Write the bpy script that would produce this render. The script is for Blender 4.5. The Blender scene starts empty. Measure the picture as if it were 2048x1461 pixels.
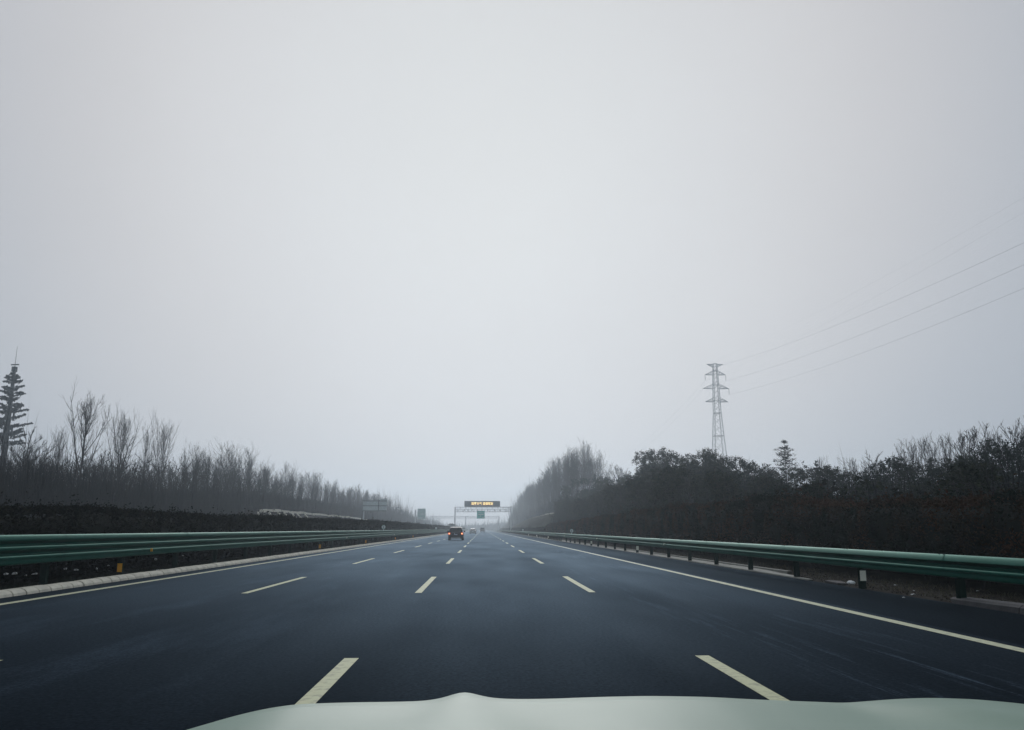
import bpy, math, random
import numpy as np
from math import radians as rad, sin, cos, pi, tan
from mathutils import Vector, Matrix, Quaternion

random.seed(11)
rng = np.random.default_rng(11)
SC = bpy.context.scene
COL = SC.collection

# ------------------------------------------------------------------ camera
F, PITCH, YAW, H = 1632.0, rad(11.365), rad(2.022), 1.341
cam_d = bpy.data.cameras.new("camera")
cam = bpy.data.objects.new("camera", cam_d)
COL.objects.link(cam)
cam.location = (0, 0, H)
cam.rotation_euler = (rad(90) + PITCH, 0, -YAW)
cam_d.sensor_fit = 'HORIZONTAL'
cam_d.sensor_width = 36.0
cam_d.lens = F / 2048.0 * 36.0
cam_d.clip_start = 0.05
cam_d.clip_end = 6000
SC.camera = cam

# ------------------------------------------------------------------ light
SC.view_settings.view_transform = 'Standard'
SC.view_settings.look = 'None'
SC.view_settings.exposure = 0.0
SC.view_settings.gamma = 1.0
SUN_EL, SUN_AZ = rad(24), rad(1)            # a veiled sun ahead of the car
GLOW = Vector((0.0, cos(rad(27)), sin(rad(27))))
W = bpy.data.worlds.new("World")
SC.world = W
W.use_nodes = True
nt = W.node_tree
for n in list(nt.nodes):
    nt.nodes.remove(n)
def N(t, **kw):
    n = nt.nodes.new(t)
    for k, v in kw.items():
        setattr(n, k, v)
    return n
out = N('ShaderNodeOutputWorld')
bg = N('ShaderNodeBackground')
sky = N('ShaderNodeTexSky', sky_type='NISHITA', sun_disc=False)
sky.sun_elevation = SUN_EL
sky.sun_rotation = SUN_AZ
sky.dust_density = 1.0
sky.air_density = 1.0
tc = N('ShaderNodeTexCoord')
dot = N('ShaderNodeVectorMath', operation='DOT_PRODUCT')
dot.inputs[1].default_value = GLOW
nt.links.new(tc.outputs['Generated'], dot.inputs[0])
ramp = N('ShaderNodeValToRGB')               # thick overcast, brightest around the veiled sun
cr = ramp.color_ramp
cr.interpolation = 'B_SPLINE'
cr.elements[0].position = 0.0
cr.elements[0].color = (4.0/10, 4.5/10, 4.9/10, 1)
cr.elements[1].position = 1.0
cr.elements[1].color = (7.0/10, 7.15/10, 7.2/10, 1)
for p, c in ((0.55, (3.3, 3.7, 4.2)), (0.72, (3.9, 4.3, 4.9)), (0.83, (4.9, 5.15, 5.6)), (0.91, (6.2, 6.10, 6.2)), (0.97, (6.9, 6.97, 7.1))):
    e = cr.elements.new(p)
    e.color = (c[0]/10, c[1]/10, c[2]/10, 1)
nt.links.new(dot.outputs['Value'], ramp.inputs[0])
nz = N('ShaderNodeTexNoise')
nz.inputs['Scale'].default_value = 2.2
nz.inputs['Detail'].default_value = 3
nzr = N('ShaderNodeMapRange')
nzr.inputs[1].default_value = 0.3
nzr.inputs[2].default_value = 0.7
nzr.inputs[3].default_value = 9.75
nzr.inputs[4].default_value = 10.25
nt.links.new(tc.outputs['Generated'], nz.inputs['Vector'])
nt.links.new(nz.outputs[0], nzr.inputs[0])
sc_ = N('ShaderNodeVectorMath', operation='SCALE')
nt.links.new(ramp.outputs[0], sc_.inputs[0])
nt.links.new(nzr.outputs[0], sc_.inputs['Scale'])
mixw = N('ShaderNodeMixRGB')
mixw.inputs[0].default_value = 0.985
nt.links.new(sky.outputs[0], mixw.inputs[1])
nt.links.new(sc_.outputs[0], mixw.inputs[2])
nt.links.new(mixw.outputs[0], bg.inputs[0])
bg.inputs[1].default_value = 0.0945
nt.links.new(bg.outputs[0], out.inputs[0])

sun_d = bpy.data.lights.new("sun", 'SUN')
sun_d.energy = 1.1
sun_d.angle = rad(30)
sun_d.color = (1.0, 0.985, 0.97)
sun = bpy.data.objects.new("sun", sun_d)
COL.objects.link(sun)
sdir = Vector((sin(SUN_AZ)*cos(SUN_EL), cos(SUN_AZ)*cos(SUN_EL), sin(SUN_EL)))
sun.rotation_euler = sdir.to_track_quat('Z', 'Y').to_euler()
sun.location = (0, 0, 80)

# ------------------------------------------------------------------ helpers
def ray(u, v):
    a = (u-1024)/F; b = -(v-730.5)/F
    y1 = cos(PITCH)-b*sin(PITCH); z = sin(PITCH)+b*cos(PITCH)
    return Vector((a*cos(YAW)+y1*sin(YAW), -a*sin(YAW)+y1*cos(YAW), z))
def atY(u, v, Y):
    d = ray(u, v); return d*(Y/d.y)+Vector((0, 0, H))
def atX(u, v, X):
    d = ray(u, v); return d*(X/d.x)+Vector((0, 0, H))
def gnd(u, v, z=0.0):
    d = ray(u, v); return d*((z-H)/d.z)+Vector((0, 0, H))

def tag(o, label=None, cat=None, group=None, kind=None):
    if label: o['label'] = label
    if cat: o['category'] = cat
    if group: o['group'] = group
    if kind: o['kind'] = kind
    return o

def empty(name, loc=(0, 0, 0), rz=0.0):
    o = bpy.data.objects.new(name, None)
    COL.objects.link(o)
    o.location = loc
    o.rotation_euler = (0, 0, rz)
    o.empty_display_size = 0.2
    return o

class MB:
    """collects pieces into one mesh"""
    def __init__(s):
        s.v = []; s.f = []; s.mi = []
    def add(s, vs, fs, mi=0):
        b = len(s.v)
        s.v.extend([tuple(x) for x in vs])
        s.f.extend([tuple(i+b for i in f) for f in fs])
        s.mi.extend([mi]*len(fs))
        return s
    def box(s, x0, x1, y0, y1, z0, z1, mi=0, bev=0.0):
        if bev <= 0:
            v = [(x, y, z) for z in (z0, z1) for y in (y0, y1) for x in (x0, x1)]
            s.add(v, [(0, 2, 3, 1), (4, 5, 7, 6), (0, 1, 5, 4), (2, 6, 7, 3), (0, 4, 6, 2), (1, 3, 7, 5)], mi)
        else:
            b = bev
            ring = lambda z, i: [(x0+i+b, y0+i, z), (x1-i-b, y0+i, z), (x1-i, y0+i+b, z), (x1-i, y1-i-b, z), (x1-i-b, y1-i, z), (x0+i+b, y1-i, z), (x0+i, y1-i-b, z), (x0+i, y0+i+b, z)]
            v = ring(z0, b)+ring(z0+b, 0)+ring(z1-b, 0)+ring(z1, b)
            f = [tuple(reversed(range(8))), tuple(range(24, 32))]
            for r in range(3):
                for k in range(8):
                    k2 = (k+1) % 8
                    f.append((r*8+k, r*8+k2, (r+1)*8+k2, (r+1)*8+k))
            s.add(v, f, mi)
        return s
    def tube(s, pts, rs, n=6, mi=0, cap=True):
        pts = [Vector(p) for p in pts]
        if not hasattr(rs, '__len__'): rs = [rs]*len(pts)
        vs = []
        for i, p in enumerate(pts):
            d = (pts[min(i+1, len(pts)-1)]-pts[max(i-1, 0)]).normalized()
            a = Vector((0, 0, 1)) if abs(d.z) < 0.9 else Vector((1, 0, 0))
            u = d.cross(a).normalized(); w = d.cross(u)
            for k in range(n):
                t = 2*pi*k/n
                vs.append(p+(u*cos(t)+w*sin(t))*rs[i])
        fs = []
        for i in range(len(pts)-1):
            for k in range(n):
                k2 = (k+1) % n
                fs.append((i*n+k, i*n+k2, (i+1)*n+k2, (i+1)*n+k))
        if cap:
            fs.append(tuple(reversed(range(n)))); fs.append(tuple(range((len(pts)-1)*n, len(pts)*n)))
        s.add(vs, fs, mi)
        return s
    def bar(s, a, b, w, mi=0):
        return s.tube([a, b], w*0.7071, 4, mi)
    def build(s, name, mats, parent=None, smooth=False, angle=None, loc=None):
        me = bpy.data.meshes.new(name)
        me.from_pydata(s.v, [], s.f)
        if not isinstance(mats, (list, tuple)): mats = [mats]
        for m in mats: me.materials.append(m)
        if len(mats) > 1: me.polygons.foreach_set('material_index', s.mi)
        if smooth:
            me.polygons.foreach_set('use_smooth', [True]*len(me.polygons))
        me.update()
        if angle and smooth:
            try: me.set_sharp_from_angle(angle=angle)
            except Exception: pass
        return link(name, me, parent, loc)

def link(name, me, parent=None, loc=None):
    o = bpy.data.objects.new(name, me)
    COL.objects.link(o)
    if parent is not None: o.parent = parent
    if loc is not None: o.location = loc
    return o

def np_mesh(name, verts, faces, mats, mi=None, smooth=False):
    """verts (n,3), faces (m,k) equal size polygons"""
    me = bpy.data.meshes.new(name)
    n, (m, k) = len(verts), faces.shape
    me.vertices.add(n); me.vertices.foreach_set('co', np.asarray(verts, 'f').ravel())
    me.loops.add(m*k); me.loops.foreach_set('vertex_index', faces.astype('i').ravel())
    me.polygons.add(m)
    me.polygons.foreach_set('loop_start', np.arange(m, dtype='i')*k)
    me.polygons.foreach_set('loop_total', np.full(m, k, 'i'))
    if not isinstance(mats, (list, tuple)): mats = [mats]
    for x in mats: me.materials.append(x)
    if mi is not None: me.polygons.foreach_set('material_index', np.asarray(mi, 'i'))
    if smooth: me.polygons.foreach_set('use_smooth', np.ones(m, bool))
    me.update(calc_edges=True); me.validate()
    return me

def segs_arrays(S, n=3):
    """S: (m,8) p0 p1 r0 r1 -> verts, quad faces of tapered prisms"""
    S = np.asarray(S, float)
    p0, p1, r0, r1 = S[:, :3], S[:, 3:6], S[:, 6], S[:, 7]
    d = p1-p0
    d /= np.maximum(np.linalg.norm(d, axis=1), 1e-6)[:, None]
    a = np.where(np.abs(d[:, 2:3]) < .9, np.array([[0, 0, 1.]]), np.array([[1., 0, 0]]))
    u = np.cross(d, a); u /= np.linalg.norm(u, axis=1)[:, None]
    w = np.cross(d, u)
    ph = rng.uniform(0, 6.28, len(S))
    V = []
    for p, r in ((p0, r0), (p1, r1)):
        for k in range(n):
            t = ph+2*pi*k/n
            V.append(p+(u*np.cos(t)[:, None]+w*np.sin(t)[:, None])*r[:, None])
    V = np.stack(V, 1).reshape(-1, 3)
    b = np.arange(len(S))[:, None]*2*n
    Fc = np.concatenate([b+np.array([[k, (k+1) % n, n+(k+1) % n, n+k]]) for k in range(n)], 0)
    return V, Fc

def leaf_arrays(C, size, flat=0.0, updir=None, asp=0.6):
    """C (m,3) centres -> quads of random orientation"""
    m = len(C)
    size = np.broadcast_to(size, (m,))
    nrm = rng.normal(size=(m, 3)); nrm[:, 2] = nrm[:, 2]*(1-flat)+flat*2
    nrm /= np.linalg.norm(nrm, axis=1)[:, None]
    a = rng.normal(size=(m, 3)) if updir is None else updir+rng.normal(size=(m, 3))*.3
    u = np.cross(nrm, a); u /= np.maximum(np.linalg.norm(u, axis=1), 1e-6)[:, None]
    w = np.cross(nrm, u)
    s = (size*rng.uniform(.6, 1.3, m))[:, None]
    V = np.stack([C-w*s*.5, C+u*s*.5*asp, C+w*s*.5, C-u*s*.5*asp], 1).reshape(-1, 3)
    Fc = np.arange(m*4).reshape(m, 4)
    return V, Fc

def blade_arrays(B, D, w):
    """B base, D vector, w width -> thin triangles (as quads would be)"""
    m = len(B)
    a = rng.normal(size=(m, 3)); a[:, 2] *= .2
    u = np.cross(D, a); u /= np.maximum(np.linalg.norm(u, axis=1), 1e-6)[:, None]
    w = np.broadcast_to(w, (m,))[:, None]
    V = np.stack([B-u*w*.5, B+u*w*.5, B+D], 1).reshape(-1, 3)
    return V, np.arange(m*3).reshape(m, 3)

def cat(parts):
    V, Fc, o = [], [], 0
    for v, f in parts:
        V.append(v); Fc.append(f+o); o += len(v)
    return np.concatenate(V), np.concatenate(Fc)

# ------------------------------------------------------------------ materials
def mat(name, col, rough=0.7, metal=0.0, vary=0.0, scale=3.0, col2=None, emis=None, estr=0.0, bump=0.0, bscale=40.0, spec=None, stretch=None, coat=0.0, detail=4.0, lo=.35, hi=.65, transl=0.0):
    m = bpy.data.materials.new(name)
    m.use_nodes = True
    t = m.node_tree
    b = t.nodes['Principled BSDF']
    b.inputs['Base Color'].default_value = (*col, 1)
    b.inputs['Roughness'].default_value = rough
    b.inputs['Metallic'].default_value = metal
    if spec is not None: b.inputs['Specular IOR Level'].default_value = spec
    if coat: b.inputs['Coat Weight'].default_value = coat; b.inputs['Coat Roughness'].default_value = .08
    if emis:
        b.inputs['Emission Color'].default_value = (*emis, 1)
        b.inputs['Emission Strength'].default_value = estr
    if transl: b.inputs['Transmission Weight'].default_value = 0
    if vary or col2 or bump:
        tcn = t.nodes.new('ShaderNodeTexCoord')
        src = tcn.outputs['Object']
        if stretch:
            mp = t.nodes.new('ShaderNodeMapping'); mp.inputs['Scale'].default_value = stretch
            t.links.new(src, mp.inputs[0]); src = mp.outputs[0]
    if vary or col2:
        nn = t.nodes.new('ShaderNodeTexNoise'); nn.inputs['Scale'].default_value = scale; nn.inputs['Detail'].default_value = detail
        t.links.new(src, nn.inputs['Vector'])
        mr = t.nodes.new('ShaderNodeMapRange'); mr.inputs[1].default_value = lo; mr.inputs[2].default_value = hi
        t.links.new(nn.outputs[0], mr.inputs[0])
        mx = t.nodes.new('ShaderNodeMixRGB')
        c2 = col2 if col2 else tuple(c*(1+vary) for c in col)
        c1 = col if col2 else tuple(c*(1-vary) for c in col)
        mx.inputs[1].default_value = (*c1, 1); mx.inputs[2].default_value = (*c2, 1)
        t.links.new(mr.outputs[0], mx.inputs[0]); t.links.new(mx.outputs[0], b.inputs['Base Color'])
    if bump:
        n2 = t.nodes.new('ShaderNodeTexNoise'); n2.inputs['Scale'].default_value = bscale; n2.inputs['Detail'].default_value = 3
        t.links.new(src, n2.inputs['Vector'])
        bp = t.nodes.new('ShaderNodeBump'); bp.inputs['Strength'].default_value = bump; bp.inputs['Distance'].default_value = .02
        t.links.new(n2.outputs[0], bp.inputs['Height']); t.links.new(bp.outputs[0], b.inputs['Normal'])
    return m

def asphalt_mat():
    m = bpy.data.materials.new('asphalt'); m.use_nodes = True
    t = m.node_tree; L = t.links; b = t.nodes['Principled BSDF']
    def nd(k, **kw):
        n = t.nodes.new(k)
        for a, v in kw.items(): setattr(n, a, v)
        return n
    g = nd('ShaderNodeNewGeometry')
    sep = nd('ShaderNodeSeparateXYZ'); L.new(g.outputs['Position'], sep.inputs[0])
    def mapped(sx, sy, sz=1):
        mp = nd('ShaderNodeMapping'); mp.inputs['Scale'].default_value = (sx, sy, sz); L.new(g.outputs['Position'], mp.inputs[0]); return mp.outputs[0]
    def noise(vec, s, d=4, lo=.35, hi=.65, o0=0, o1=1, r=.5):
        n = nd('ShaderNodeTexNoise'); n.inputs['Scale'].default_value = s; n.inputs['Detail'].default_value = d; n.inputs['Roughness'].default_value = r
        L.new(vec, n.inputs['Vector'])
        mr = nd('ShaderNodeMapRange'); mr.inputs[1].default_value = lo; mr.inputs[2].default_value = hi; mr.inputs[3].default_value = o0; mr.inputs[4].default_value = o1
        L.new(n.outputs[0], mr.inputs[0]); return mr.outputs[0]
    def math_(op, a, bb):
        n = nd('ShaderNodeMath', operation=op)
        for i, x in enumerate((a, bb)):
            if hasattr(x, 'is_linked'): L.new(x, n.inputs[i])
            else: n.inputs[i].default_value = x
        return n.outputs[0]
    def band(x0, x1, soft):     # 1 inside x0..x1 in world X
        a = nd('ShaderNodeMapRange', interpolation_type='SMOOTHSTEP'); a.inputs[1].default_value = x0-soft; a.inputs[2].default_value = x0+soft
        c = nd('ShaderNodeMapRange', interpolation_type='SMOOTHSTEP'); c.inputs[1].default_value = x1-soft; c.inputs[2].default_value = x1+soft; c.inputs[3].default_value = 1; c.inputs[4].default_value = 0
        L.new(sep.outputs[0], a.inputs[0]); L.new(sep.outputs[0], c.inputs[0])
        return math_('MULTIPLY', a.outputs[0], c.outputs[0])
    # wheel paths: lighter worn strips in every lane
    wob = noise(mapped(.0, .02), 1, 2, 0, 1, -.25, .25)
    paths = None
    for cx in (-7.75, -6.1, -4.0, -2.4, -.35, 1.35, 3.4, 5.05):
        bd = band(cx-.38, cx+.38, .3)
        paths = bd if paths is None else math_('MAXIMUM', paths, bd)
    pn = noise(mapped(.9, .045), 1.2, 5, .33, .66)
    pf = math_('MULTIPLY', paths, pn)
    big = noise(mapped(.3, .1), 1.0, 4, .3, .7)
    # whitish dried streaks in the lane nearest the shoulder
    st = noise(mapped(5.0, .22), 1.3, 7, .52, .72, r=.68)
    st2 = noise(mapped(.4, .035), 1.0, 3, .42, .6)
    sb = math_('MULTIPLY', band(4.35, 5.35, .25), math_('MULTIPLY', st, st2))
    sb = math_('ADD', sb, math_('MULTIPLY', math_('MULTIPLY', band(2.9, 3.9, .3), st), math_('MULTIPLY', st2, .6)))
    sb2 = math_('MULTIPLY', band(-9, -2.6, .6), math_('MULTIPLY', noise(mapped(.7, .13), 1.1, 7, .5, .75, r=.62), .28))
    streak = math_('MINIMUM', math_('ADD', sb, sb2), 1.0)
    grain = math_('MULTIPLY', noise(mapped(1, 1), 30, 5, .40, .60, .5, 1.55, r=.7), noise(mapped(1, 1), 8, 5, .40, .60, .85, 1.15, r=.7))
    # value
    v = math_('ADD', math_('MULTIPLY', pf, .0035), math_('MULTIPLY', big, .0050))
    v = math_('ADD', v, .0035)
    v = math_('ADD', v, math_('MULTIPLY', streak, .10))
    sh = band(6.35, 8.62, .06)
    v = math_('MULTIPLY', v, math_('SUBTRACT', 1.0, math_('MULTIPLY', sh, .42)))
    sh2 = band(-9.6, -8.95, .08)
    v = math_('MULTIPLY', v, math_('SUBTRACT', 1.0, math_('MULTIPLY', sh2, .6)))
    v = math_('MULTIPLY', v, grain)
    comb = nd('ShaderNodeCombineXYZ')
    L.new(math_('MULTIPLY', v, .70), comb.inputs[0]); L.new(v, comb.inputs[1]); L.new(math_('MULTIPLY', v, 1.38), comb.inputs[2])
    # matt binder with a bluish sheen that grows towards grazing view
    df = nd('ShaderNodeBsdfDiffuse'); L.new(comb.outputs[0], df.inputs['Color'])
    gl_ = nd('ShaderNodeBsdfGlossy'); gl_.inputs['Color'].default_value = (.54, .74, .95, 1)
    ro = noise(mapped(.5, .06), 1.4, 5, .3, .7, .42, .55)
    L.new(ro, gl_.inputs['Roughness'])
    lw = nd('ShaderNodeLayerWeight'); lw.inputs['Blend'].default_value = .5
    fc = math_('MULTIPLY', math_('POWER', lw.outputs['Facing'], 11.0), math_('MULTIPLY', noise(mapped(.35, .10), 1.0, 5, .3, .7, .095, .145), noise(mapped(1, 1), 22, 5, .40, .60, .78, 1.24, r=.7)))
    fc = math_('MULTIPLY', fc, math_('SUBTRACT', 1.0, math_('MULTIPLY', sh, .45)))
    mxs = nd('ShaderNodeMixShader'); L.new(fc, mxs.inputs[0]); L.new(df.outputs[0], mxs.inputs[1]); L.new(gl_.outputs[0], mxs.inputs[2])
    L.new(mxs.outputs[0], t.nodes['Material Output'].inputs['Surface'])
    t.nodes.remove(b)
    n2 = nd('ShaderNodeTexNoise'); n2.inputs['Scale'].default_value = 70; n2.inputs['Detail'].default_value = 4; L.new(g.outputs['Position'], n2.inputs['Vector'])
    bp = nd('ShaderNodeBump'); bp.inputs['Strength'].default_value = .55; bp.inputs['Distance'].default_value = .008
    L.new(n2.outputs[0], bp.inputs['Height']); L.new(bp.outputs[0], df.inputs['Normal'])
    return m

M = {}
M['asphalt'] = asphalt_mat()
M['asphalt2'] = mat('asphalt_far', (.014, .018, .024), .85, vary=.25, scale=.3, spec=.05)
M['paint'] = mat('road_paint', (.47, .485, .285), .6, spec=.2, col2=(.15, .16, .13), scale=11, lo=.5, hi=.82, detail=8, bump=.3, bscale=60)
M['paint_w'] = mat('road_paint_edge', (.54, .55, .38), .6, spec=.2, col2=(.26, .27, .21), scale=9, lo=.48, hi=.82, detail=8, bump=.3, bscale=60)
M['soil'] = mat('verge_soil', (.014, .012, .010), .95, col2=(.030, .025, .019), scale=1.7, bump=.8, bscale=9, detail=8, spec=.05)
M['median_soil'] = mat('median_soil', (.009, .008, .007), .95, col2=(.018, .015, .012), scale=3, bump=.8, bscale=12, spec=.05)
M['concrete'] = mat('concrete', (.34, .34, .31), .85, col2=(.24, .24, .22), scale=2.2, bump=.4, bscale=30, detail=7)
M['kerb'] = mat('kerb_concrete', (.66, .63, .53), .8, col2=(.48, .46, .39), scale=3.5, bump=.4, bscale=35, detail=7)
M['kerb_dark'] = mat('weathered_kerb', (.055, .055, .062), .85, col2=(.038, .038, .044), scale=4, bump=.5, bscale=30)
M['rail'] = mat('green_rail_paint', (.002, .062, .045), .42, metal=.25, col2=(.004, .076, .056), scale=1.1, spec=.10, bump=.06, bscale=4)
M['rail'].node_tree.nodes['Principled BSDF'].inputs['Specular Tint'].default_value = (.6, .97, .88, 1)
M['post'] = mat('green_post_paint', (.0015, .016, .012), .7, col2=(.003, .014, .011), scale=6, spec=.04)
M['bolt'] = mat('bolt_steel', (.02, .022, .022), .5, metal=.4)
M['refl_w'] = mat('white_reflective', (.78, .80, .70), .4, vary=.06, scale=30)
M['refl_y'] = mat('amber_reflective', (.80, .38, .03), .4, vary=.08, scale=30)
M['white'] = mat('white_panel', (.70, .74, .75), .5, vary=.05, scale=5)
M['litter'] = mat('white_plastic', (.75, .78, .80), .45, vary=.06, scale=12)
M['scrap'] = mat('dirty_scrap', (.55, .58, .60), .7, col2=(.04, .04, .04), scale=14, lo=.5, hi=.62)  # dirty verge scraps, and the bright gaps modelled under the median hedge
M['steel'] = mat('galvanised_steel', (.50, .53, .56), .5, metal=.25, vary=.08, scale=2)
M['steel_d'] = mat('weathered_steel', (.04, .07, .10), .6, metal=.1, vary=.1, scale=1)
M['sign_grey'] = mat('sign_back', (.50, .56, .57), .55, vary=.05, scale=2)
M['sign_rib'] = mat('sign_rib', (.08, .10, .11), .6, vary=.1, scale=2)
M['sign_green'] = mat('sign_green', (.01, .56, .48), .5, vary=.08, scale=1.5)
M['sign_pale'] = mat('sign_pale_green', (.38, .56, .54), .5, vary=.05, scale=1)
M['sign_white'] = mat('sign_white', (.75, .78, .78), .5, vary=.03, scale=4)
M['vms'] = mat('display_housing', (.045, .062, .085), .5, vary=.1, scale=1)
M['led'] = mat('amber_led', (.9, .6, .2), .5, emis=(1.0, .68, .26), estr=1.7)
M['bark'] = mat('bare_bark', (.025, .024, .025), .95, col2=(.045, .042, .041), scale=4, spec=.1)
M['bark_pale'] = mat('pale_bark', (.11, .105, .095), .9, col2=(.07, .066, .06), scale=4)
M['twig'] = mat('bare_twigs', (.020, .019, .021), .95, col2=(.034, .031, .031), scale=1.5, spec=.08)
M['brush'] = mat('brushwood', (.010, .011, .014), .95, col2=(.020, .020, .022), scale=.5, spec=.03)
M['leaf'] = mat('evergreen_leaves', (.004, .013, .010), .8, col2=(.030, .048, .030), lo=.45, hi=.75, scale=2.6, spec=.08)
M['leaf2'] = mat('dull_green_leaves', (.008, .016, .010), .8, col2=(.045, .052, .028), lo=.45, hi=.75, scale=2.2, spec=.08)
M['leaf_b'] = mat('brown_leaves', (.046, .021, .009), .85, col2=(.005, .012, .007), scale=.6, spec=.04, lo=.42, hi=.58)
M['hedge'] = mat('hedge_leaves', (.003, .005, .004), .85, col2=(.026, .024, .013), lo=.5, hi=.78, scale=3.5, spec=.04)
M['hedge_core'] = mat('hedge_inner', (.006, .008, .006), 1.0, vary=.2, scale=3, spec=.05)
M['needle'] = mat('conifer_needles', (.006, .015, .014), .8, col2=(.012, .024, .020), scale=2, spec=.08)
M['plastic_leaf'] = mat('artificial_foliage', (.018, .032, .036), .6, vary=.2, scale=1)
M['mast'] = mat('mast_paint', (.035, .045, .050), .6, vary=.15, scale=1)
M['grass'] = mat('dry_grass', (.12, .10, .06), .95, col2=(.06, .065, .04), scale=.9, detail=6)
M['hood'] = mat('pale_car_paint', (.215, .310, .248), .42, spec=.14, vary=.03, scale=2, bump=.0)
M['rubber'] = mat('tyre_rubber', (.02, .02, .02), .8, vary=.1, scale=10)
M['rim'] = mat('alloy_rim', (.35, .36, .37), .35, metal=.8)
M['navy'] = mat('dark_car_paint', (.003, .005, .016), .28, coat=.3, spec=.3, vary=.05, scale=2)
M['glass'] = mat('tinted_window', (.012, .014, .020), .08, spec=.5, vary=.1, scale=1)
M['tail'] = mat('lit_tail_lamp', (.5, .04, .02), .3, emis=(1.0, .10, .03), estr=.8)
M['tailcore'] = mat('lit_lamp_core', (.9, .5, .3), .3, emis=(1.0, .50, .22), estr=3.2)
M['tail_off'] = mat('unlit_tail_lamp', (.20, .02, .02), .3, vary=.1, scale=5)
M['trimgrey'] = mat('silver_trim', (.30, .31, .34), .4, metal=.3, vary=.05, scale=6)
M['silver'] = mat('silver_car_paint', (.36, .38, .40), .35, metal=.3, coat=.4, vary=.04, scale=2)
M['vanpaint'] = mat('grey_van_paint', (.14, .14, .16), .5, vary=.08, scale=2)
M['plate'] = mat('number_plate', (.02, .06, .22), .5, vary=.05, scale=5)
M['ceramic'] = mat('insulator_glass', (.12, .14, .16), .4, vary=.1, scale=5)
M['black'] = mat('black_plastic', (.012, .012, .014), .6, vary=.1, scale=8)

# ------------------------------------------------------------------ terrain
def sstep(a, b, x):
    t = np.clip((x-a)/(b-a), 0, 1); return t*t*(3-2*t)
def terr(x, y):
    x = np.asarray(x, float); y = np.asarray(y, float)
    hr = 0.35+1.1*sstep(30, 90, y)+3.4*sstep(120, 215, y)-1.4*sstep(280, 420, y)-2.8*sstep(430, 560, y)
    zr = hr*sstep(11.5, 17.5, x)+sstep(20, 60, x)*1.2-0.12*sstep(8.9, 10.0, x)*(1-sstep(11, 14, x))
    hl = 2.0+2.2*sstep(95, 130, y)-1.4*sstep(200, 300, y)-2.0*sstep(330, 520, y)
    zl = hl*sstep(-28.5, -33.5, x)+sstep(-45, -90, x)*1.5
    n = .06*np.sin(x*.9+y*.37)+.05*np.sin(y*1.1-x*.53)
    off = np.where((x > 12) | (x < -28.5), 1.0, 0.0)
    return np.where(x > 0, zr, zl)+n*off
def grid_mesh(name, xs, ys, zf, m, kind='structure', smooth=True):
    X, Y = np.meshgrid(xs, ys)
    Z = zf(X, Y)
    V = np.stack([X, Y, Z], -1).reshape(-1, 3)
    nx, ny = len(xs), len(ys)
    i = (np.arange(ny-1)[:, None]*nx+np.arange(nx-1)[None]).ravel()
    Fc = np.stack([i, i+1, i+nx+1, i+nx], 1)
    o = link(name, np_mesh(name, V, Fc, m, smooth=smooth))
    if kind: tag(o, kind=kind)
    return o
xs = np.concatenate([np.linspace(-880, -100, 20), np.linspace(-90, -50, 12), np.linspace(-48, -27, 34), np.linspace(-26.5, 8.3, 24), np.linspace(8.6, 26, 54), np.linspace(27, 60, 20), np.linspace(70, 880, 22)])
ys = np.concatenate([np.linspace(-75, 8, 12), np.linspace(9, 60, 90), np.linspace(61.5, 300, 130), np.linspace(305, 600, 50), np.linspace(620, 1350, 25)])
def terr0(x, y):
    z = terr(x, y)
    return np.where((x > -27.6) & (x < 8.8), -.03, z-.01+np.where((x > 8.8) & (x < 12), rng.normal(0, .012, x.shape), 0))
grid_mesh('ground', xs, ys, terr0, M['soil'])

def sheet(name, x0, x1, y0, y1, z, m):
    mb = MB(); mb.add([(x0, y0, z), (x1, y0, z), (x1, y1, z), (x0, y1, z)], [(0, 1, 2, 3)])
    return tag(mb.build(name, m), kind='structure')
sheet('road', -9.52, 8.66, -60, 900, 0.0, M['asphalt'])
sheet('opposite_road', -27.4, -13.0, -60, 900, 0.0, M['asphalt2'])
sheet('median', -13.0, -9.72, -60, 900, 0.06, M['median_soil'])

# road markings: edge lines and broken lane lines (6 m dash, 9 m gap), slightly worn ends
mb = MB()
def strip(x, w, y0, y1, z=.004, mi=0):
    n = max(1, int((y1-y0)/3))
    vs = []
    for i in range(n+1):
        y = y0+(y1-y0)*i/n
        j = .006
        vs += [(x-w/2+random.uniform(-j, j), y, z), (x+w/2+random.uniform(-j, j), y, z)]
    mb.add(vs, [(2*i, 2*i+1, 2*i+3, 2*i+2) for i in range(n)], mi)
strip(-8.72, .19, -30, 700, mi=1)
strip(6.08, .19, -30, 700, mi=1)
for X in (-5.05, -1.372, 2.378):
    k = -2
    while k < 42:
        y1 = 9.12+15*k+(.05 if X > 0 else 0)
        strip(X, .15, y1-6, y1)
        k += 1
strip(-13.6, .18, -30, 700, mi=1); strip(-26.0, .18, -30, 700, mi=1)
tag(mb.build('road_markings', [M['paint'], M['paint_w']]), kind='structure')

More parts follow.
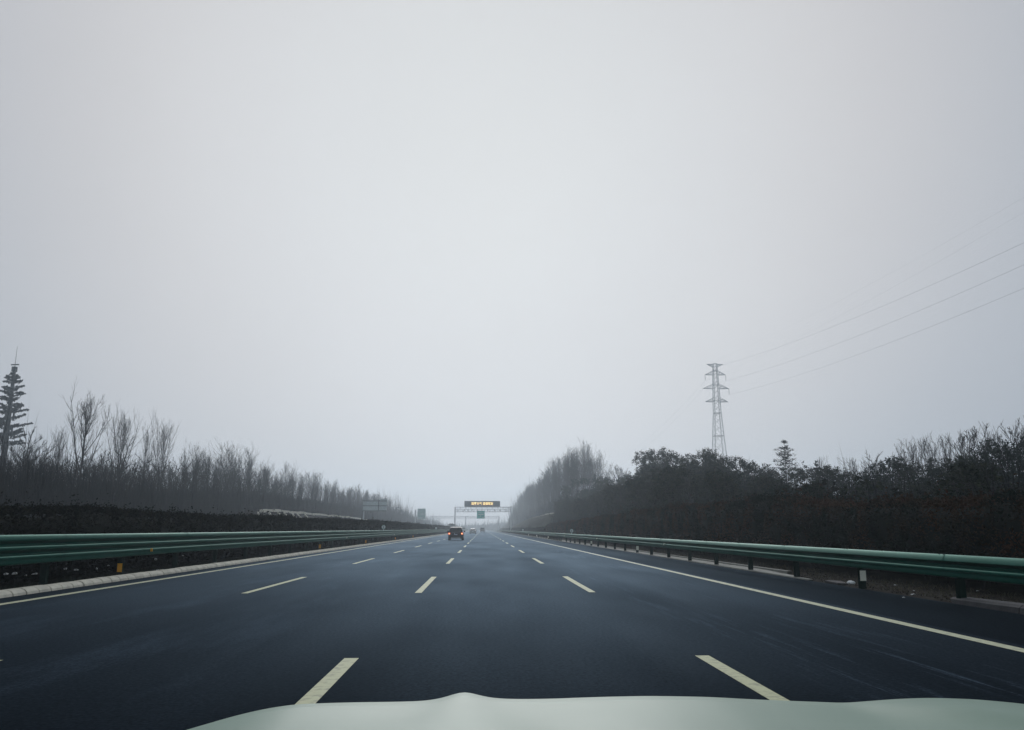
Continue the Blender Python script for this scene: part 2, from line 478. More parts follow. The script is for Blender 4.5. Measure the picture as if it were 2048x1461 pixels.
# median kerb: rounded blocks of half a metre
def kerb_blocks(name, y0, y1, step, prof, m, gap=.012):
    mb = MB()
    y = y0
    while y < y1:
        s = step if y < 120 else step*8
        jz = random.uniform(-.006, .006); jx = random.uniform(-.006, .006)
        vs = []
        for yy, sh in ((y+gap, .0), (y+s-gap, .0)):
            vs += [(px+jx, yy, pz+jz) for px, pz in prof]
        n = len(prof)
        fs = [(i, i+1, n+i+1, n+i) for i in range(n-1)]+[tuple(range(n)), tuple(reversed(range(n, 2*n)))]
        mb.add(vs, fs)
        y += s
    return tag(mb.build(name, m), kind='structure')
kerb_blocks('kerb', 2, 620, .5, [(-9.50, -.01), (-9.515, .05), (-9.56, .095), (-9.63, .122), (-9.70, .13), (-9.76, .128), (-9.78, .05)], M['kerb'], gap=.021)
mb = MB(); mb.box(-9.775, -9.54, 0, 640, -.02, .05); tag(mb.build('kerb_bed', M['median_soil']), kind='structure')
# hard-shoulder concrete strip (far) and the old kerb stone close by
def strip_z(x, y): return np.full_like(x, .012)
mb = MB()
ysr = list(np.arange(22, 60, 1.0))+list(np.arange(60, 620, 10.0))
vs = []
for y in ysr:
    j = random.uniform(-.03, .03)
    e = 8.64 + .0
    wv = .62 if y > 27 else .62*(y-21)/6
    vs += [(e, y, .003), (e, y, .035), (e+wv+j, y, .035), (e+wv+j, y, -.06)]
mb.add(vs, [(4*i+a, 4*i+a+1, 4*i+a+5, 4*i+a+4) for i in range(len(ysr)-1) for a in range(3)])
vs = []
for y in ysr[4:]:
    vs += [(9.55, y, -.06), (9.55, y, .05), (9.68, y, .05), (9.68, y, -.06)]
mb.add(vs, [(4*i+a, 4*i+a+1, 4*i+a+5, 4*i+a+4) for i in range(len(ysr)-5) for a in range(3)])
tag(mb.build('shoulder_edge', M['concrete']), kind='structure')
mb = MB()
pr = [(8.66, -.02), (8.68, .09), (8.74, .13), (8.98, .14), (9.05, .09), (9.06, -.02)]
y = 15.4
while y > -10:
    vs = [(px, yy, pz) for yy in (y-1.98, y) for px, pz in pr]
    if y > 15: vs = [((px-8.66)*(.85 if k >= 6 else 1)+8.66, yy-(.1 if k >= 6 and pz < 0 else 0), pz*(.8 if k >= 6 else 1)) for k, (px, yy, pz) in enumerate(vs)]
    mb.add(vs, [(i, i+1, 7+i, 6+i) for i in range(5)]+[tuple(range(6)), tuple(reversed(range(6, 12)))])
    y -= 2.0
tag(mb.build('shoulder_kerb', M['kerb_dark']), kind='structure')

# ------------------------------------------------------------------ guardrails
def profile_rail(mb, prof, x_sign, x0, y0, y1, panel=4.0):
    y = y0; k = 0
    while y < y1:
        o = .008*(k % 2)
        L_ = min(panel, y1-y)
        vs = []
        for yy in (y-.12, y+L_+.12):
            vs += [(x0+x_sign*(px+o), yy, pz) for px, pz in prof]
        n = len(prof)
        for thick in (0,):
            mb.add(vs, [(i, i+1, n+i+1, n+i) if x_sign < 0 else (i, n+i, n+i+1, i+1) for i in range(n-1)])
        vb = [(v[0]-x_sign*.006, v[1], v[2]) for v in vs]
        mb.add(vb, [(i, n+i, n+i+1, i+1) if x_sign < 0 else (i, i+1, n+i+1, n+i) for i in range(n-1)])
        y += L_; k += 1

# left: deep three-ridge beam in front of the median hedge. profile x: offset towards the road
zt, zb = 1.225, .60
hL = zt-zb
def thrie(zb, zt, ridges, depth, lip=.05):
    h = (zt-zb)
    p = [(-.01, zt-.045), (.0, zt-.01), (.03, zt), (.065, zt-.004), (.085, zt-.022)]
    n = ridges
    for i in range(n):
        top = zt-.03-(h-.05)*i/n; bot = zt-.03-(h-.05)*(i+1)/n
        hh = top-bot
        if i > 0: p += [(depth*.85, top-.10*hh), (depth, top-.2*hh)]
        p += [(depth, top-.45*hh), (depth*.85, top-.55*hh)]
        if i < n-1: p += [(.012, top-.78*hh), (.0, top-.92*hh), (.012, bot)]
    p += [(depth*.9, zb+.02), (depth*.7, zb+.004), (depth*.4, zb)]
    return p
def fine(prof, k=1):
    """Chaikin smoothing so that the folds of the sheet are rounded"""
    for _ in range(k):
        q = [prof[0]]
        for a, b in zip(prof[:-1], prof[1:]):
            q += [(a[0]*.75+b[0]*.25, a[1]*.75+b[1]*.25), (a[0]*.25+b[0]*.75, a[1]*.25+b[1]*.75)]
        q.append(prof[-1]); prof = q
    return prof

gl = tag(empty('guardrail', (-9.85, 10, 0.06)), 'long green steel guardrail on the median side, under the dark hedge, with amber-banded posts', 'guardrail')
mb = MB(); profile_rail(mb, fine(thrie(zb, zt, 3, .105)), 1, -9.83, -8, 560)
o = mb.build('beam', M['rail'], smooth=True, angle=rad(50)); o.parent = gl; o.matrix_parent_inverse = Matrix.Translation(-Vector(gl.location))
gr = tag(empty('guardrail', (8.75, 10, 0)), 'green steel guardrail along the outer hard shoulder, on bare posts with white bands', 'guardrail')
mb = MB(); profile_rail(mb, fine(thrie(.49, .895, 2, .125)), -1, 8.44, 3, 560)
o = mb.build('beam', M['rail'], smooth=True, angle=rad(50)); o.parent = gr; o.matrix_parent_inverse = Matrix.Translation(-Vector(gr.location))

def post_mesh(w, h):
    mb = MB(); mb.box(-w/2, w/2, -w/2, w/2, -.15, h, bev=.012)
    return mb
def bolts_mesh(x, zs, s):
    mb = MB()
    for z in zs:
        mb.tube([(x, 0, z), (x+s*.022, 0, z)], .016, 6)
    return mb
pm = post_mesh(.135, .82).build('post', M['post'], gr); pm_me = pm.data
sm_ = MB().box(-.10, -.0, -.05, .05, .56, .82, bev=.008)
sp = sm_.build('spacer', M['post'], pm); sp_me = sp.data
rs_ = MB().box(-.071, .071, -.0725, -.0685, .17, .40)
rs_o = rs_.build('reflective_band', M['refl_w'], pm); rs_me = rs_o.data
ys_r = [15.2+4*k for k in range(-2, 19)]
ys_r += [91.2+2*k for k in range(1, 11)]+[115.2+4*k for k in range(0, 68)]
white_at = {19.2, 47.2, 67.2, 91.2, 111.2, 135.2, 159.2}
ys_r = ys_r[:99]
for i, y in enumerate(ys_r):
    if i == 0: p = pm
    else:
        p = bpy.data.objects.new('post', pm_me); COL.objects.link(p); p.parent = gr
    p.location = (0.03, y-10, 0)
    p.rotation_euler = (random.uniform(-.012, .012), random.uniform(-.012, .012), random.uniform(-.05, .05))
    if i > 0 and y < 130:
        s_ = bpy.data.objects.new('spacer', sp_me); COL.objects.link(s_); s_.parent = p
    if round(y, 1) in white_at:
        r_ = rs_o if rs_o.get('used') is None and i > 0 and False else bpy.data.objects.new('reflective_band', rs_me)
        COL.objects.link(r_); r_.parent = p
bpy.data.objects.remove(rs_o)
# posts of the median rail
pl_me = MB().box(-.07, .07, -.07, .07, -.15, 1.08, bev=.012).build('post', M['post'], gl)
ry_me = None
amber = {23.4, 51.4, 71.4, 95.4, 119.4}
first = True
for k in range(98):
    y = 7.4+4*k
    p = pl_me if first else bpy.data.objects.new('post', pl_me.data)
    if not first: COL.objects.link(p); p.parent = gl
    first = False
    p.location = (-.06, y-10, 0)
    if round(y, 1) in amber:
        if ry_me is None:
            r_ = MB().box(-.064, .064, -.0765, -.0715, .13, .36).build('reflective_band', M['refl_y'], p); ry_me = r_.data
        else:
            r_ = bpy.data.objects.new('reflective_band', ry_me); COL.objects.link(r_); r_.parent = p
# bolts on the top edge at the panel laps + small delineators clipped to the beams
mb = MB()
for k in range(60):
    for dy in (-.06, .06):
        y = -8+4*k+dy
        mb.tube([(-9.78, y, zt-.004), (-9.78, y, zt+.008)], .013, 6)
o = mb.build('bolts', M['bolt']); o.parent = gl; o.matrix_parent_inverse = Matrix.Translation(-Vector(gl.location))
mb = MB()
for k in range(50):
    for dy in (-.07, .07):
        y = 3+4*k+dy
        mb.tube([(8.37, y, .891), (8.37, y, .904)], .014, 6)
        mb.tube([(8.345, y, .79), (8.325, y, .79)], .013, 6)
o = mb.build('bolts', M['bolt']); o.parent = gr; o.matrix_parent_inverse = Matrix.Translation(-Vector(gr.location))
def delin(parent, x, y, z, s, m, w=.10, h=.09):
    mb = MB()
    mb.box(-w/2, w/2, -.012, .012, -h/2, h/2, bev=.006)
    mb.box(-.01, .01, .012, .05, -.02, .02)
    o = mb.build('delineator', m); o.location = (x, y, z); o.parent = parent; o.matrix_parent_inverse = Matrix.Translation(-Vector(parent.location))
    return o
for y in (24.9, 60.0, 92.0, 124.0): delin(gl, -9.72, y, .74, 1, M['refl_y'] if y < 30 else M['refl_w'])
for u in (1330, 1195, 1130, 1090):
    q = atX(u, 1090, 8.36); delin(gr, 8.33, q.y, .66, -1, M['refl_w'])

# round kilometre discs standing on the rails
def disc_marker(x, y, z, r, label, rail):
    t = tag(empty('marker_disc', (x, y, z)), label, 'marker', 'round markers on the guardrails')
    mb = MB()
    n = 24
    mb.tube([(0, -.012, r+.10), (0, .012, r+.10)], r, n)
    mb.build('disc', M['white'], t)
    mb = MB()
    for k in range(n):                          # dark rim
        a0, a1 = 2*pi*k/n, 2*pi*(k+1)/n
        mb.add([(cos(a0)*r*.98, -.016, r+.10+sin(a0)*r*.98), (cos(a1)*r*.98, -.016, r+.10+sin(a1)*r*.98), (cos(a1)*r*.80, -.016, r+.10+sin(a1)*r*.80), (cos(a0)*r*.80, -.016, r+.10+sin(a0)*r*.80)], [(0, 1, 2, 3)])
    mb.build('rim', M['sign_pale'], t)
    mb = MB()
    mb.box(-.02, .025, -.018, -.0145, .10+.5*r, .10+1.5*r); mb.box(-.06, .07, -.018, -.0145, .10+.42*r, .10+.5*r); mb.box(-.06, -.02, -.018, -.0145, .10+1.2*r, .10+1.32*r)
    mb.build('figure', M['vms'], t)
    mb = MB(); mb.box(-.03, .03, -.01, .01, -.02, .12); mb.box(-.07, .07, -.02, .02, -.02, .01); mb.build('bracket', M['steel'], t)
q = atX(1144, 1068, 8.45); disc_marker(8.42, q.y, .90, .17, 'round white marker disc on the hard-shoulder rail, nearer of its two discs', 0)
q = atX(1046, 1060, 8.45); disc_marker(8.42, q.y, .90, .17, 'small far white marker disc on the hard-shoulder rail before the slope', 0)
q = atX(767, 1060, -9.8); disc_marker(-9.8, q.y, 1.23, .20, 'round white marker disc on the median rail against the hedge', 0)
q = atX(872, 1058, -9.8); disc_marker(-9.8, q.y, 1.23, .20, 'tiny far marker disc on the median rail behind the dark car', 0)

# ------------------------------------------------------------------ hedges
def hedge(name, label, x0, x1, y0, y1, zlo, ztop, mleaf, mcore, dens, s0, wav=.12):
    t = tag(empty(name, ((x0+x1)/2, y0, 0)), label, 'hedge')
    inv = Matrix.Translation(-Vector(t.location))
    # twiggy inner mass
    ysn = np.concatenate([np.arange(y0, min(y0+70, y1), .5), np.arange(min(y0+70, y1), y1, 3.0)])
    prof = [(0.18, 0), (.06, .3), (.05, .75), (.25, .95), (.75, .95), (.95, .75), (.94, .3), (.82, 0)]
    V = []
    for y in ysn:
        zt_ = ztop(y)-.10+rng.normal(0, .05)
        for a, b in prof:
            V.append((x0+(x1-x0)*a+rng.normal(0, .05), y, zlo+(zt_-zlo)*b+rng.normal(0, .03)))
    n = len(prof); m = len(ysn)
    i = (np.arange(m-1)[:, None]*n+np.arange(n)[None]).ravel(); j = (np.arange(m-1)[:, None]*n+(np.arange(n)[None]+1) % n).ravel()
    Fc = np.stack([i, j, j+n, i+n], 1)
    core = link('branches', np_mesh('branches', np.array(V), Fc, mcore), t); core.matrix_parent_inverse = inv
    # leaves over the faces and top
    parts = []
    segs = [(y0, y0+25, 1.0), (y0+25, y0+70, .55), (y0+70, y0+160, .2), (y0+160, y1, .07)]
    for a, b, dd in segs:
        b = min(b, y1)
        if b <= a: continue
        sz = s0/math.sqrt(dd)*.95
        cnt = int((b-a)*dens*dd)
        y = rng.uniform(a, b, cnt)
        zt_ = np.array([ztop(v) for v in y])
        clump = .10*np.sin(y*1.9)+.07*np.sin(y*4.3+1)+.05*np.sin(y*9.1)
        zt_ = zt_+wav*clump*3
        which = rng.uniform(0, 1, cnt)
        side = np.where(which < .5, 1, np.where(which < .62, -1, 0))
        zz = np.where(side != 0, zlo+(zt_-zlo)*rng.uniform(0, 1, cnt)**.8, zt_+rng.normal(0, .05, cnt))
        depth = rng.exponential(.06, cnt)
        near, far = (x1, x0) if abs(x1) < abs(x0) else (x0, x1)
        sgn = 1 if far > near else -1
        bul = .10*np.sin(y*2.3+zz*3)+.06*np.sin(y*5.1-zz*4)
        xx = np.where(side == 1, near+sgn*(depth+bul*.7), np.where(side == -1, far-sgn*depth, rng.uniform(min(x0, x1), max(x0, x1), cnt)))
        C = np.stack([xx, y, zz], 1)
        parts.append(leaf_arrays(C, sz))
        # sprigs above the top
        k = int(cnt*.03)
        yb = rng.uniform(a, b, k)
        Bs = np.stack([rng.uniform(min(x0, x1)+.1, max(x0, x1)-.1, k), yb, np.array([ztop(v) for v in yb])-.05], 1)
        hgt = rng.exponential(.12, k)+.05
        for _ in range(5):
            parts.append(leaf_arrays(Bs+np.stack([rng.normal(0, .03, k), rng.normal(0, .03, k), hgt*rng.uniform(0, 1, k)], 1), sz*.9))
    V, Fc = cat(parts)
    lv = link('foliage', np_mesh('foliage', V, Fc, mleaf), t); lv.matrix_parent_inverse = inv
    # stems
    S = []
    for y in np.arange(y0, min(y0+90, y1), .9):
        for _ in range(3):
            x = random.uniform(min(x0, x1)+.2, max(x0, x1)-.2); yy = y+random.uniform(-.4, .4)
            S.append((x, yy, 0.0, x+random.uniform(-.15, .15), yy+random.uniform(-.15, .15), zlo+.3, .018, .012))
    V, Fc = segs_arrays(S, 4)
    st = tag(link('stems', np_mesh('stems', V, Fc, M['bark']), t), kind='stuff'); st.matrix_parent_inverse = inv
    return t
hedge('hedge', 'long dark clipped hedge in the median behind the green rail', -12.5, -10.75, 4, 520, .14,
      lambda y: 1.80+.28*min(1, max(0, (y-20)/70))+.05*sin(y*.31)+.04*sin(y*.83), M['hedge'], M['hedge_core'], 1500, .075)
hedge('hedge', 'brownish straggly shrub hedge on the verge behind the hard-shoulder rail', 11.4, 13.6, 13, 150, .25,
      lambda y: 1.80+.75*min(1, max(0, (y-16)/22))-.5*min(1, max(0, (y-60)/80))+.12*sin(y*.41)+.08*sin(y*1.13), M['leaf_b'], M['hedge_core'], 1500, .085, wav=.2)
hedge('hedge', 'low dark far hedge between the hard-shoulder rail and the cut slope', 10.8, 12.2, 150, 520, .2,
      lambda y: 1.45+.1*sin(y*.13), M['hedge'], M['hedge_core'], 900, .10)

# ------------------------------------------------------------------ bare trees
def rnd_perp(d, ang, az):
    a = Vector((0, 0, 1)) if abs(d.z) < .95 else Vector((1, 0, 0))
    u = d.cross(a).normalized(); w = d.cross(u)
    return (d*cos(ang)+(u*cos(az)+w*sin(az))*sin(ang)).normalized()

def bare_tree(h, seed, trunk_frac=.28, ang=(24, 40), nb=26, spread=.45, curve=.35, r0=.13, ntw=9, nsub=3, fork=False, minr=.009, broom=False):
    """returns (trunk segs, twig segs); upright limbs bending towards the light"""
    R = random.Random(seed)
    T, Wg = [], []
    pts = []; rad_ = []
    n = 10
    lx = R.uniform(-.03, .03); ly = R.uniform(-.03, .03)
    for i in range(n+1):
        t = i/n
        pts.append(Vector((lx*h*t+R.uniform(-.01, .01)*h*t, ly*h*t+R.uniform(-.01, .01)*h*t, h*t*.97)))
        rad_.append(max(minr, r0*(1-t)**1.05))
    for i in range(n): T.append((*pts[i], *pts[i+1], rad_[i], rad_[i+1]))
    def grow(p, d, L, r, lvl):
        ns = 4 if lvl < 2 else 2
        q = p.copy(); dd = d.copy()
        for s in range(ns):
            dd = (dd+Vector((0, 0, curve/ns))+Vector((R.uniform(-1, 1), R.uniform(-1, 1), R.uniform(-1, 1)))*(.10 if lvl < 2 else .16)).normalized()
            e = q+dd*(L/ns)
            ra = max(minr, r*(1-s/ns*.75)); rb = max(minr*.8, r*(1-(s+1)/ns*.75))
            (T if lvl == 0 else Wg).append((*q, *e, ra, rb))
            if lvl == 0:
                for _ in range(max(1, ntw//ns)+(1 if s else 0)):
                    grow(q.lerp(e, R.random()), rnd_perp(dd, rad(R.uniform(20, 42)), R.uniform(0, 6.28)), L*R.uniform(.22, .45)*(1.1-.12*s), r*.42, 1)
            elif lvl == 1:
                for _ in range(nsub if s else 1):
                    grow(q.lerp(e, R.random()), rnd_perp(dd, rad(R.uniform(18, 40)), R.uniform(0, 6.28)), L*R.uniform(.3, .55), minr, 2)
            q = e
    for b in range(nb):
        t = trunk_frac+(0.97-trunk_frac)*(b+R.random())/nb
        k = min(n-1, int(t*n)); p = pts[k].lerp(pts[k+1], t*n-k)
        shape = math.sin(min(1, max(.0, (1-t)/(1-trunk_frac)))*pi*.5)**.8
        L = h*spread*(.25+.75*shape)*R.uniform(.75, 1.1)
        if broom:
            t = trunk_frac+(.90-trunk_frac)*(b+R.random())/nb
            k = min(n-1, int(t*n)); p = pts[k].lerp(pts[k+1], t*n-k)
            L = h*(1-t)*R.uniform(.62, 1.04)
        d = rnd_perp(Vector((0, 0, 1)), rad(R.uniform(*ang)), b*2.4+R.uniform(-.5, .5))
        grow(p, d, L, max(minr*1.4, r0*.42*(1-t)+.012), 0)
    T, Wg = np.array(T), np.array(Wg)
    zs = np.concatenate([T[:, 5], Wg[:, 5]])
    k = h/max(np.percentile(zs, 99.7), T[:, 5].max()*.985)
    T[:, :6] *= k; Wg[:, :6] *= k
    return T, Wg

tree_lib = {}
def make_lib(key, **kw):
    T, Wg = bare_tree(**kw)
    V, Fc = segs_arrays(T, 5); a = np_mesh('trunk', V, Fc, M['bark'], smooth=True)
    V2, F2 = segs_arrays(Wg, 3); b = np_mesh('crown', V2, F2, M['twig'])
    V3, F3 = segs_arrays(T, 3); Vc, Fcc = cat([(V3, F3), (V2, F2)])
    c = np_mesh('bare_tree', Vc, Fcc, [M['twig'], M['bark']], mi=np.r_[np.ones(len(F3), 'i'), np.zeros(len(F2), 'i')])
    tree_lib[key] = (a, b, c, kw['h'])
for i in range(5):
    make_lib('pop%d' % i, h=12, seed=20+i, trunk_frac=.22, ang=(6, 19), nb=12, spread=.30, r0=.10, ntw=4, nsub=1, minr=.0095, curve=.30, broom=True)
make_lib('wide', h=12, seed=5, trunk_frac=.30, ang=(14, 28), nb=18, spread=.40, r0=.15, ntw=7, nsub=2, curve=.45, minr=.007, broom=True)
make_lib('wide2', h=12, seed=8, trunk_frac=.20, ang=(9, 22), nb=22, spread=.36, r0=.12, ntw=7, nsub=2, curve=.4, minr=.007, broom=True)
make_lib('vase', h=7, seed=31, trunk_frac=.40, ang=(18, 46), nb=15, spread=.45, r0=.09, ntw=4, nsub=1, curve=.5, minr=.010, broom=True)
make_lib('vase2', h=7, seed=37, trunk_frac=.28, ang=(12, 32), nb=14, spread=.42, r0=.07, ntw=4, nsub=1, curve=.4, minr=.009, broom=True)
make_lib('scrub', h=5, seed=41, trunk_frac=.15, ang=(25, 60), nb=22, spread=.55, r0=.06, ntw=7, nsub=2, curve=.3, minr=.008)
for i in range(4):
    make_lib('tall%d' % i, h=17, seed=60+i, trunk_frac=.22, ang=(6, 17), nb=13, spread=.28, r0=.14, ntw=4, nsub=1, minr=.017, curve=.30, broom=True)

def bare(key, x, y, ztop, label, group=None, rz=None, full=True, wid=1.0, name='bare_tree', cat_='tree', zb=None):
    a, b, c, h = tree_lib[key]
    z0 = (float(terr(x, y)) if zb is None else zb)-.1
    s = (ztop-z0)/h
    rz = random.uniform(0, 6.28) if rz is None else rz
    sc = (s*wid, s*wid, s)
    if full:
        t = tag(empty(name, (x, y, z0), rz), label, cat_, group); t.scale = sc
        link('trunk', a, t); link('crown', b, t)
    else:
        t = tag(link(name, c, None, (x, y, z0)), label, cat_, group); t.rotation_euler = (0, 0, rz); t.scale = sc
    return t

GL = 'leafless poplars in the long row beyond the opposite carriageway'
LL = 'slim leafless poplar in the long row beyond the opposite carriageway'
# single trees that stand out, left
for u, v, X, key, wd, lab in (
        (180, 778, -42, 'wide', 1.05, 'tallest wide-crowned leafless tree standing clear of the left wood'),
        (248, 806, -42, 'wide2', .85, 'dense oval leafless tree just right of the tallest one'),
        (298, 826, -43, 'pop1', .7, 'thin leafless tree with open sky round it, third along the wood'),
        (333, 826, -41, 'wide2', .72, 'spire-topped leafless tree ending the tall near group'),
        (60, 853, -52, 'scrub', 1.0, 'rounded leafless tree beside the tree-shaped mast'),
        (128, 850, -44, 'pop2', .8, 'short forked leafless tree between the rounded one and the tallest'),
        ):
    q = atX(u, v, X)
    bare(key, X, q.y, q.z, lab, wid=wd)
cnt = 0
for row, X0 in enumerate((-37.5, -41.0, -45.5)):
    y = 88+row*1.7
    while y < 345 and cnt < 270:
        x = X0+random.uniform(-1, 1)
        u_ = 965+x*1698/y
        if u_ > 352 or random.random() < .25:
            zt_ = (14.3 if row == 2 else 13.2)+random.uniform(-2.6, 1.7)
            zt_ -= .7*(u_ > 352 and u_ < 430)
            if u_ < 352: zt_ -= 4.5
            bare('pop%d' % random.randrange(5), x, y, zt_, LL, GL, full=y < 150, wid=random.uniform(.75, 1.2), name='poplar')
            cnt += 1
        y += random.uniform(1.7, 3.6)*(1+y/500)
# low scrub trees at the wood edge on the left, near
for k in range(26):
    u = 4+k*22+random.uniform(-8, 8); X = -random.uniform(35, 40)
    v = 905+random.uniform(-14, 16)+max(0, (u-260))*.14
    q = atX(u, v, X)
    bare('scrub', X, q.y, q.z, 'low twiggy leafless thicket tree along the foot of the left wood', 'low thicket trees left of the road', full=False, wid=random.uniform(.9, 1.3), name='thicket_tree')
# tall hazy stand on the right
GR = 'tall leafless trees standing in the haze beyond the gantry slope'
LR = 'tall pale leafless tree in the hazy stand above the cut slope'
cnt = 0
for row, X0 in enumerate((21.0, 24.0, 27.5, 31.5)):
    y = 186+row*9
    while y < 480 and cnt < 135:
        x = X0+random.uniform(-1.1, 1.1)
        zt_ = 22.6+random.uniform(-2.0, 1.6)-(1.5 if row == 0 else 0)
        bare('tall%d' % random.randrange(4), x, y, zt_, LR, GR, full=False, wid=random.uniform(.65, 1.15), name='tall_tree')
        cnt += 1
        y += random.uniform(4.5, 9)*(1+y/900)
# thin bare crowns over the evergreens, right
for u, v, X, key, wd, lab in (
        (1925, 850, 30, 'vase', 1.15, 'round fan-shaped leafless tree standing highest over the dark evergreens'),
        (1880, 868, 33, 'vase2', .9, 'narrower leafless tree touching the fan-shaped one'),
        (1848, 872, 34, 'vase2', .9, 'upright leafless tree over the evergreens, left of the fan-shaped pair'),
        (2022, 842, 33, 'vase', 1.1, 'tall leafless tree cut by the photo edge above the evergreens'),
        (1990, 862, 36, 'vase2', .8, 'thin leafless tree against the one at the photo edge'),
        (1796, 886, 31, 'scrub', .6, 'crooked leafless sapling with one leaning stem above dark bushes'),
        (1748, 902, 30, 'scrub', .8, 'spreading leafless sapling in the dip of the wood skyline'),
        (1702, 914, 32, 'vase2', .9, 'small leafless tree beside the rounded evergreen crown'),
        (1820, 880, 36, 'vase2', .7, 'slight leafless tree behind the crooked sapling'),
        (1240, 928, 34, 'vase', 1.2, 'faint leafless crown rising behind the low evergreens, wider of two'),
        (1212, 938, 34, 'vase2', 1.2, 'faint leafless crown rising behind the low evergreens, narrower of two'),
        (1188, 944, 36, 'vase2', 1.1, 'faint spindly tree next to the hazy tall stand'),
        (1275, 936, 30, 'scrub', 1.0, 'thin bare bush crown at the foot of the leafy tree group'),
        (1640, 912, 34, 'vase2', .5, 'bare spike of a tree just right of the cedar'),
        ):
    q = atX(u, v, X)
    bare(key, X, q.y, q.z, lab, wid=wd)
# pale slim stems in front of the evergreens
for u, v, X, lab in ((1380, 940, 17, 'pale forked sapling in front of the leafy trees, leaning outwards'), (1460, 960, 18, 'pale slim sapling with crossing stems below the leafy trees'),
                     (1648, 990, 14.5, 'pale crooked sapling rising behind the rail near the litter'), (1742, 1010, 14.5, 'young tree with a blue-painted trunk behind the rail'),
                     (1180, 1010, 15.5, 'small pale sapling at the edge of the far hedge')):
    q = atX(u, v, X)
    t = bare('vase2', X, q.y, q.z, lab, wid=.8)
    for ch in t.children:
        if ch.name.startswith('trunk'):
            me = ch.data.copy(); me.materials[0] = M['bark_pale']; ch.data = me
    if 'blue' in lab:
        s_ = t.scale.z
        MB().tube([(0, 0, .1), (0, 0, 1.5/s_)], .085, 10).build('painted_band', mat('blue_trunk_paint', (.03, .06, .20), .8, vary=.1), t)

# ------------------------------------------------------------------ leafy and coniferous trees
def leafy(seed, h=7.0, wd=3.6, nl=7200, lf=.17, base=.25):
    R = random.Random(seed); S = []; C = []
    blobs = []
    nb = 19
    for i in range(nb):
        t = R.uniform(base, 1.0); a = R.uniform(0, 6.28)
        rr = wd/2*math.sqrt(max(.05, 1-(abs(t-.55)/.55)**2.2))*R.uniform(.35, .95)
        blobs.append((Vector((cos(a)*rr, sin(a)*rr, t*h)), R.uniform(.16, .30)*wd))
    blobs.append((Vector((R.uniform(-.3, .3), R.uniform(-.3, .3), h*.97)), .16*wd))
    tp = [Vector((0, 0, -.2)), Vector((R.uniform(-.15, .15), R.uniform(-.15, .15), h*.35)), Vector((R.uniform(-.3, .3), R.uniform(-.3, .3), h*.8))]
    S.append((*tp[0], *tp[1], .10, .075)); S.append((*tp[1], *tp[2], .075, .02))
    for c, r in blobs:
        s = tp[0].lerp(tp[1], R.uniform(.5, 1)) if c.z < h*.5 else tp[1].lerp(tp[2], R.uniform(0, .8))
        mid = s.lerp(c, .5)+Vector((0, 0, -.12*(c-s).length))
        S.append((*s, *mid, .035, .025)); S.append((*mid, *c, .025, .012))
        for _ in range(7):
            e = c+Vector((R.gauss(0, 1), R.gauss(0, 1), R.gauss(0, .8)+.3)).normalized()*r*R.uniform(.8, 1.35)
            S.append((*c, *e, .012, .006)); 
    pts = []
    tot = sum(r**2 for _, r in blobs)
    for c, r in blobs:
        n = int(nl*r*r/tot)
        # leaf tufts on the shell of each clump, leaving gaps
        nt_ = max(8, n//18)
        d = rng.normal(size=(nt_, 3)); d /= np.linalg.norm(d, axis=1)[:, None]; d[:, 2] *= .8
        tc_ = np.array(c)+d*(r*rng.uniform(.55, 1.12, nt_))[:, None]
        k = rng.integers(0, nt_, n)
        pts.append(tc_[k]+rng.normal(0, .11*h/7, (n, 3)))
    V, Fc = leaf_arrays(np.concatenate(pts), lf, asp=.62)
    h = float(np.percentile(V[:, 2], 99.5))
    return (segs_arrays(S, 4), (V, Fc), h)
def conifer(seed, h=6.5, wd=3.0, nl=5200, lean=0, droop=.15, tiers=15, base=.12, jit=.6):
    R = random.Random(seed); S = [(0, 0, -.2, 0, 0, h, .09, .012)]; P = []; D = []
    for i in range(tiers):
        t = base+(1-base)*(i+.5)/tiers
        L = wd/2*(1-t)**.75*R.uniform(.8, 1.15)+.12
        for k in range(7):
            a = 2*pi*k/7+R.uniform(-.3, .3)+i
            l = L*R.uniform(.5, 1.2); zj = R.uniform(-jit, jit)*(1-base)/tiers*h
            p0 = Vector((0, 0, t*h+zj)); p1 = Vector((cos(a)*l, sin(a)*l, t*h+zj+l*R.uniform(-.1, .5)-l*droop))
            S.append((*p0, *p1, .022, .008))
            n = int(nl/(tiers*7)*(.12+1.5*l/(wd/2)))+3
            tt = rng.uniform(.12, 1.05, n)
            side = rng.normal(0, .16*l, n)
            base_ = np.array(p0)+np.outer(tt, np.array(p1-p0))
            base_ += np.outer(side, [-sin(a), cos(a), 0])+rng.normal(0, .05, (n, 3))+np.outer(np.abs(side), [0, 0, -.5])
            P.append(base_); D.append(np.tile([cos(a), sin(a), .15], (n, 1)))
    P = np.concatenate(P)
    V, Fc = leaf_arrays(P, .17, updir=np.concatenate(D), asp=.28, flat=.35)
    return (segs_arrays(S, 4), (V, Fc), h)
def reg(key, data, mt, ml):
    (tv, tf), (lv, lf_), h = data
    a = np_mesh('trunk', tv, tf, mt); b = np_mesh('crown', lv, lf_, ml)
    tree_lib[key] = (a, b, None, h)
for i in range(5): reg('leafy%d' % i, leafy(100+i, wd=3.4+.4*(i % 3), lf=.15+.02*(i % 2)), M['bark'], M['leaf'] if i % 2 else M['leaf2'])
for i in range(2): reg('bush%d' % i, leafy(130+i, h=3.2, wd=3.2, nl=3600, lf=.13, base=.08), M['bark'], M['leaf_b'] if i else M['leaf2'])
for i in range(3): reg('conifer%d' % i, conifer(150+i, wd=2.6+.4*i), M['bark'], M['needle'])
reg('cedar', conifer(160, h=6.5, wd=3.9, tiers=14, droop=-.02, nl=4200, jit=.25), M['bark'], M['needle'])

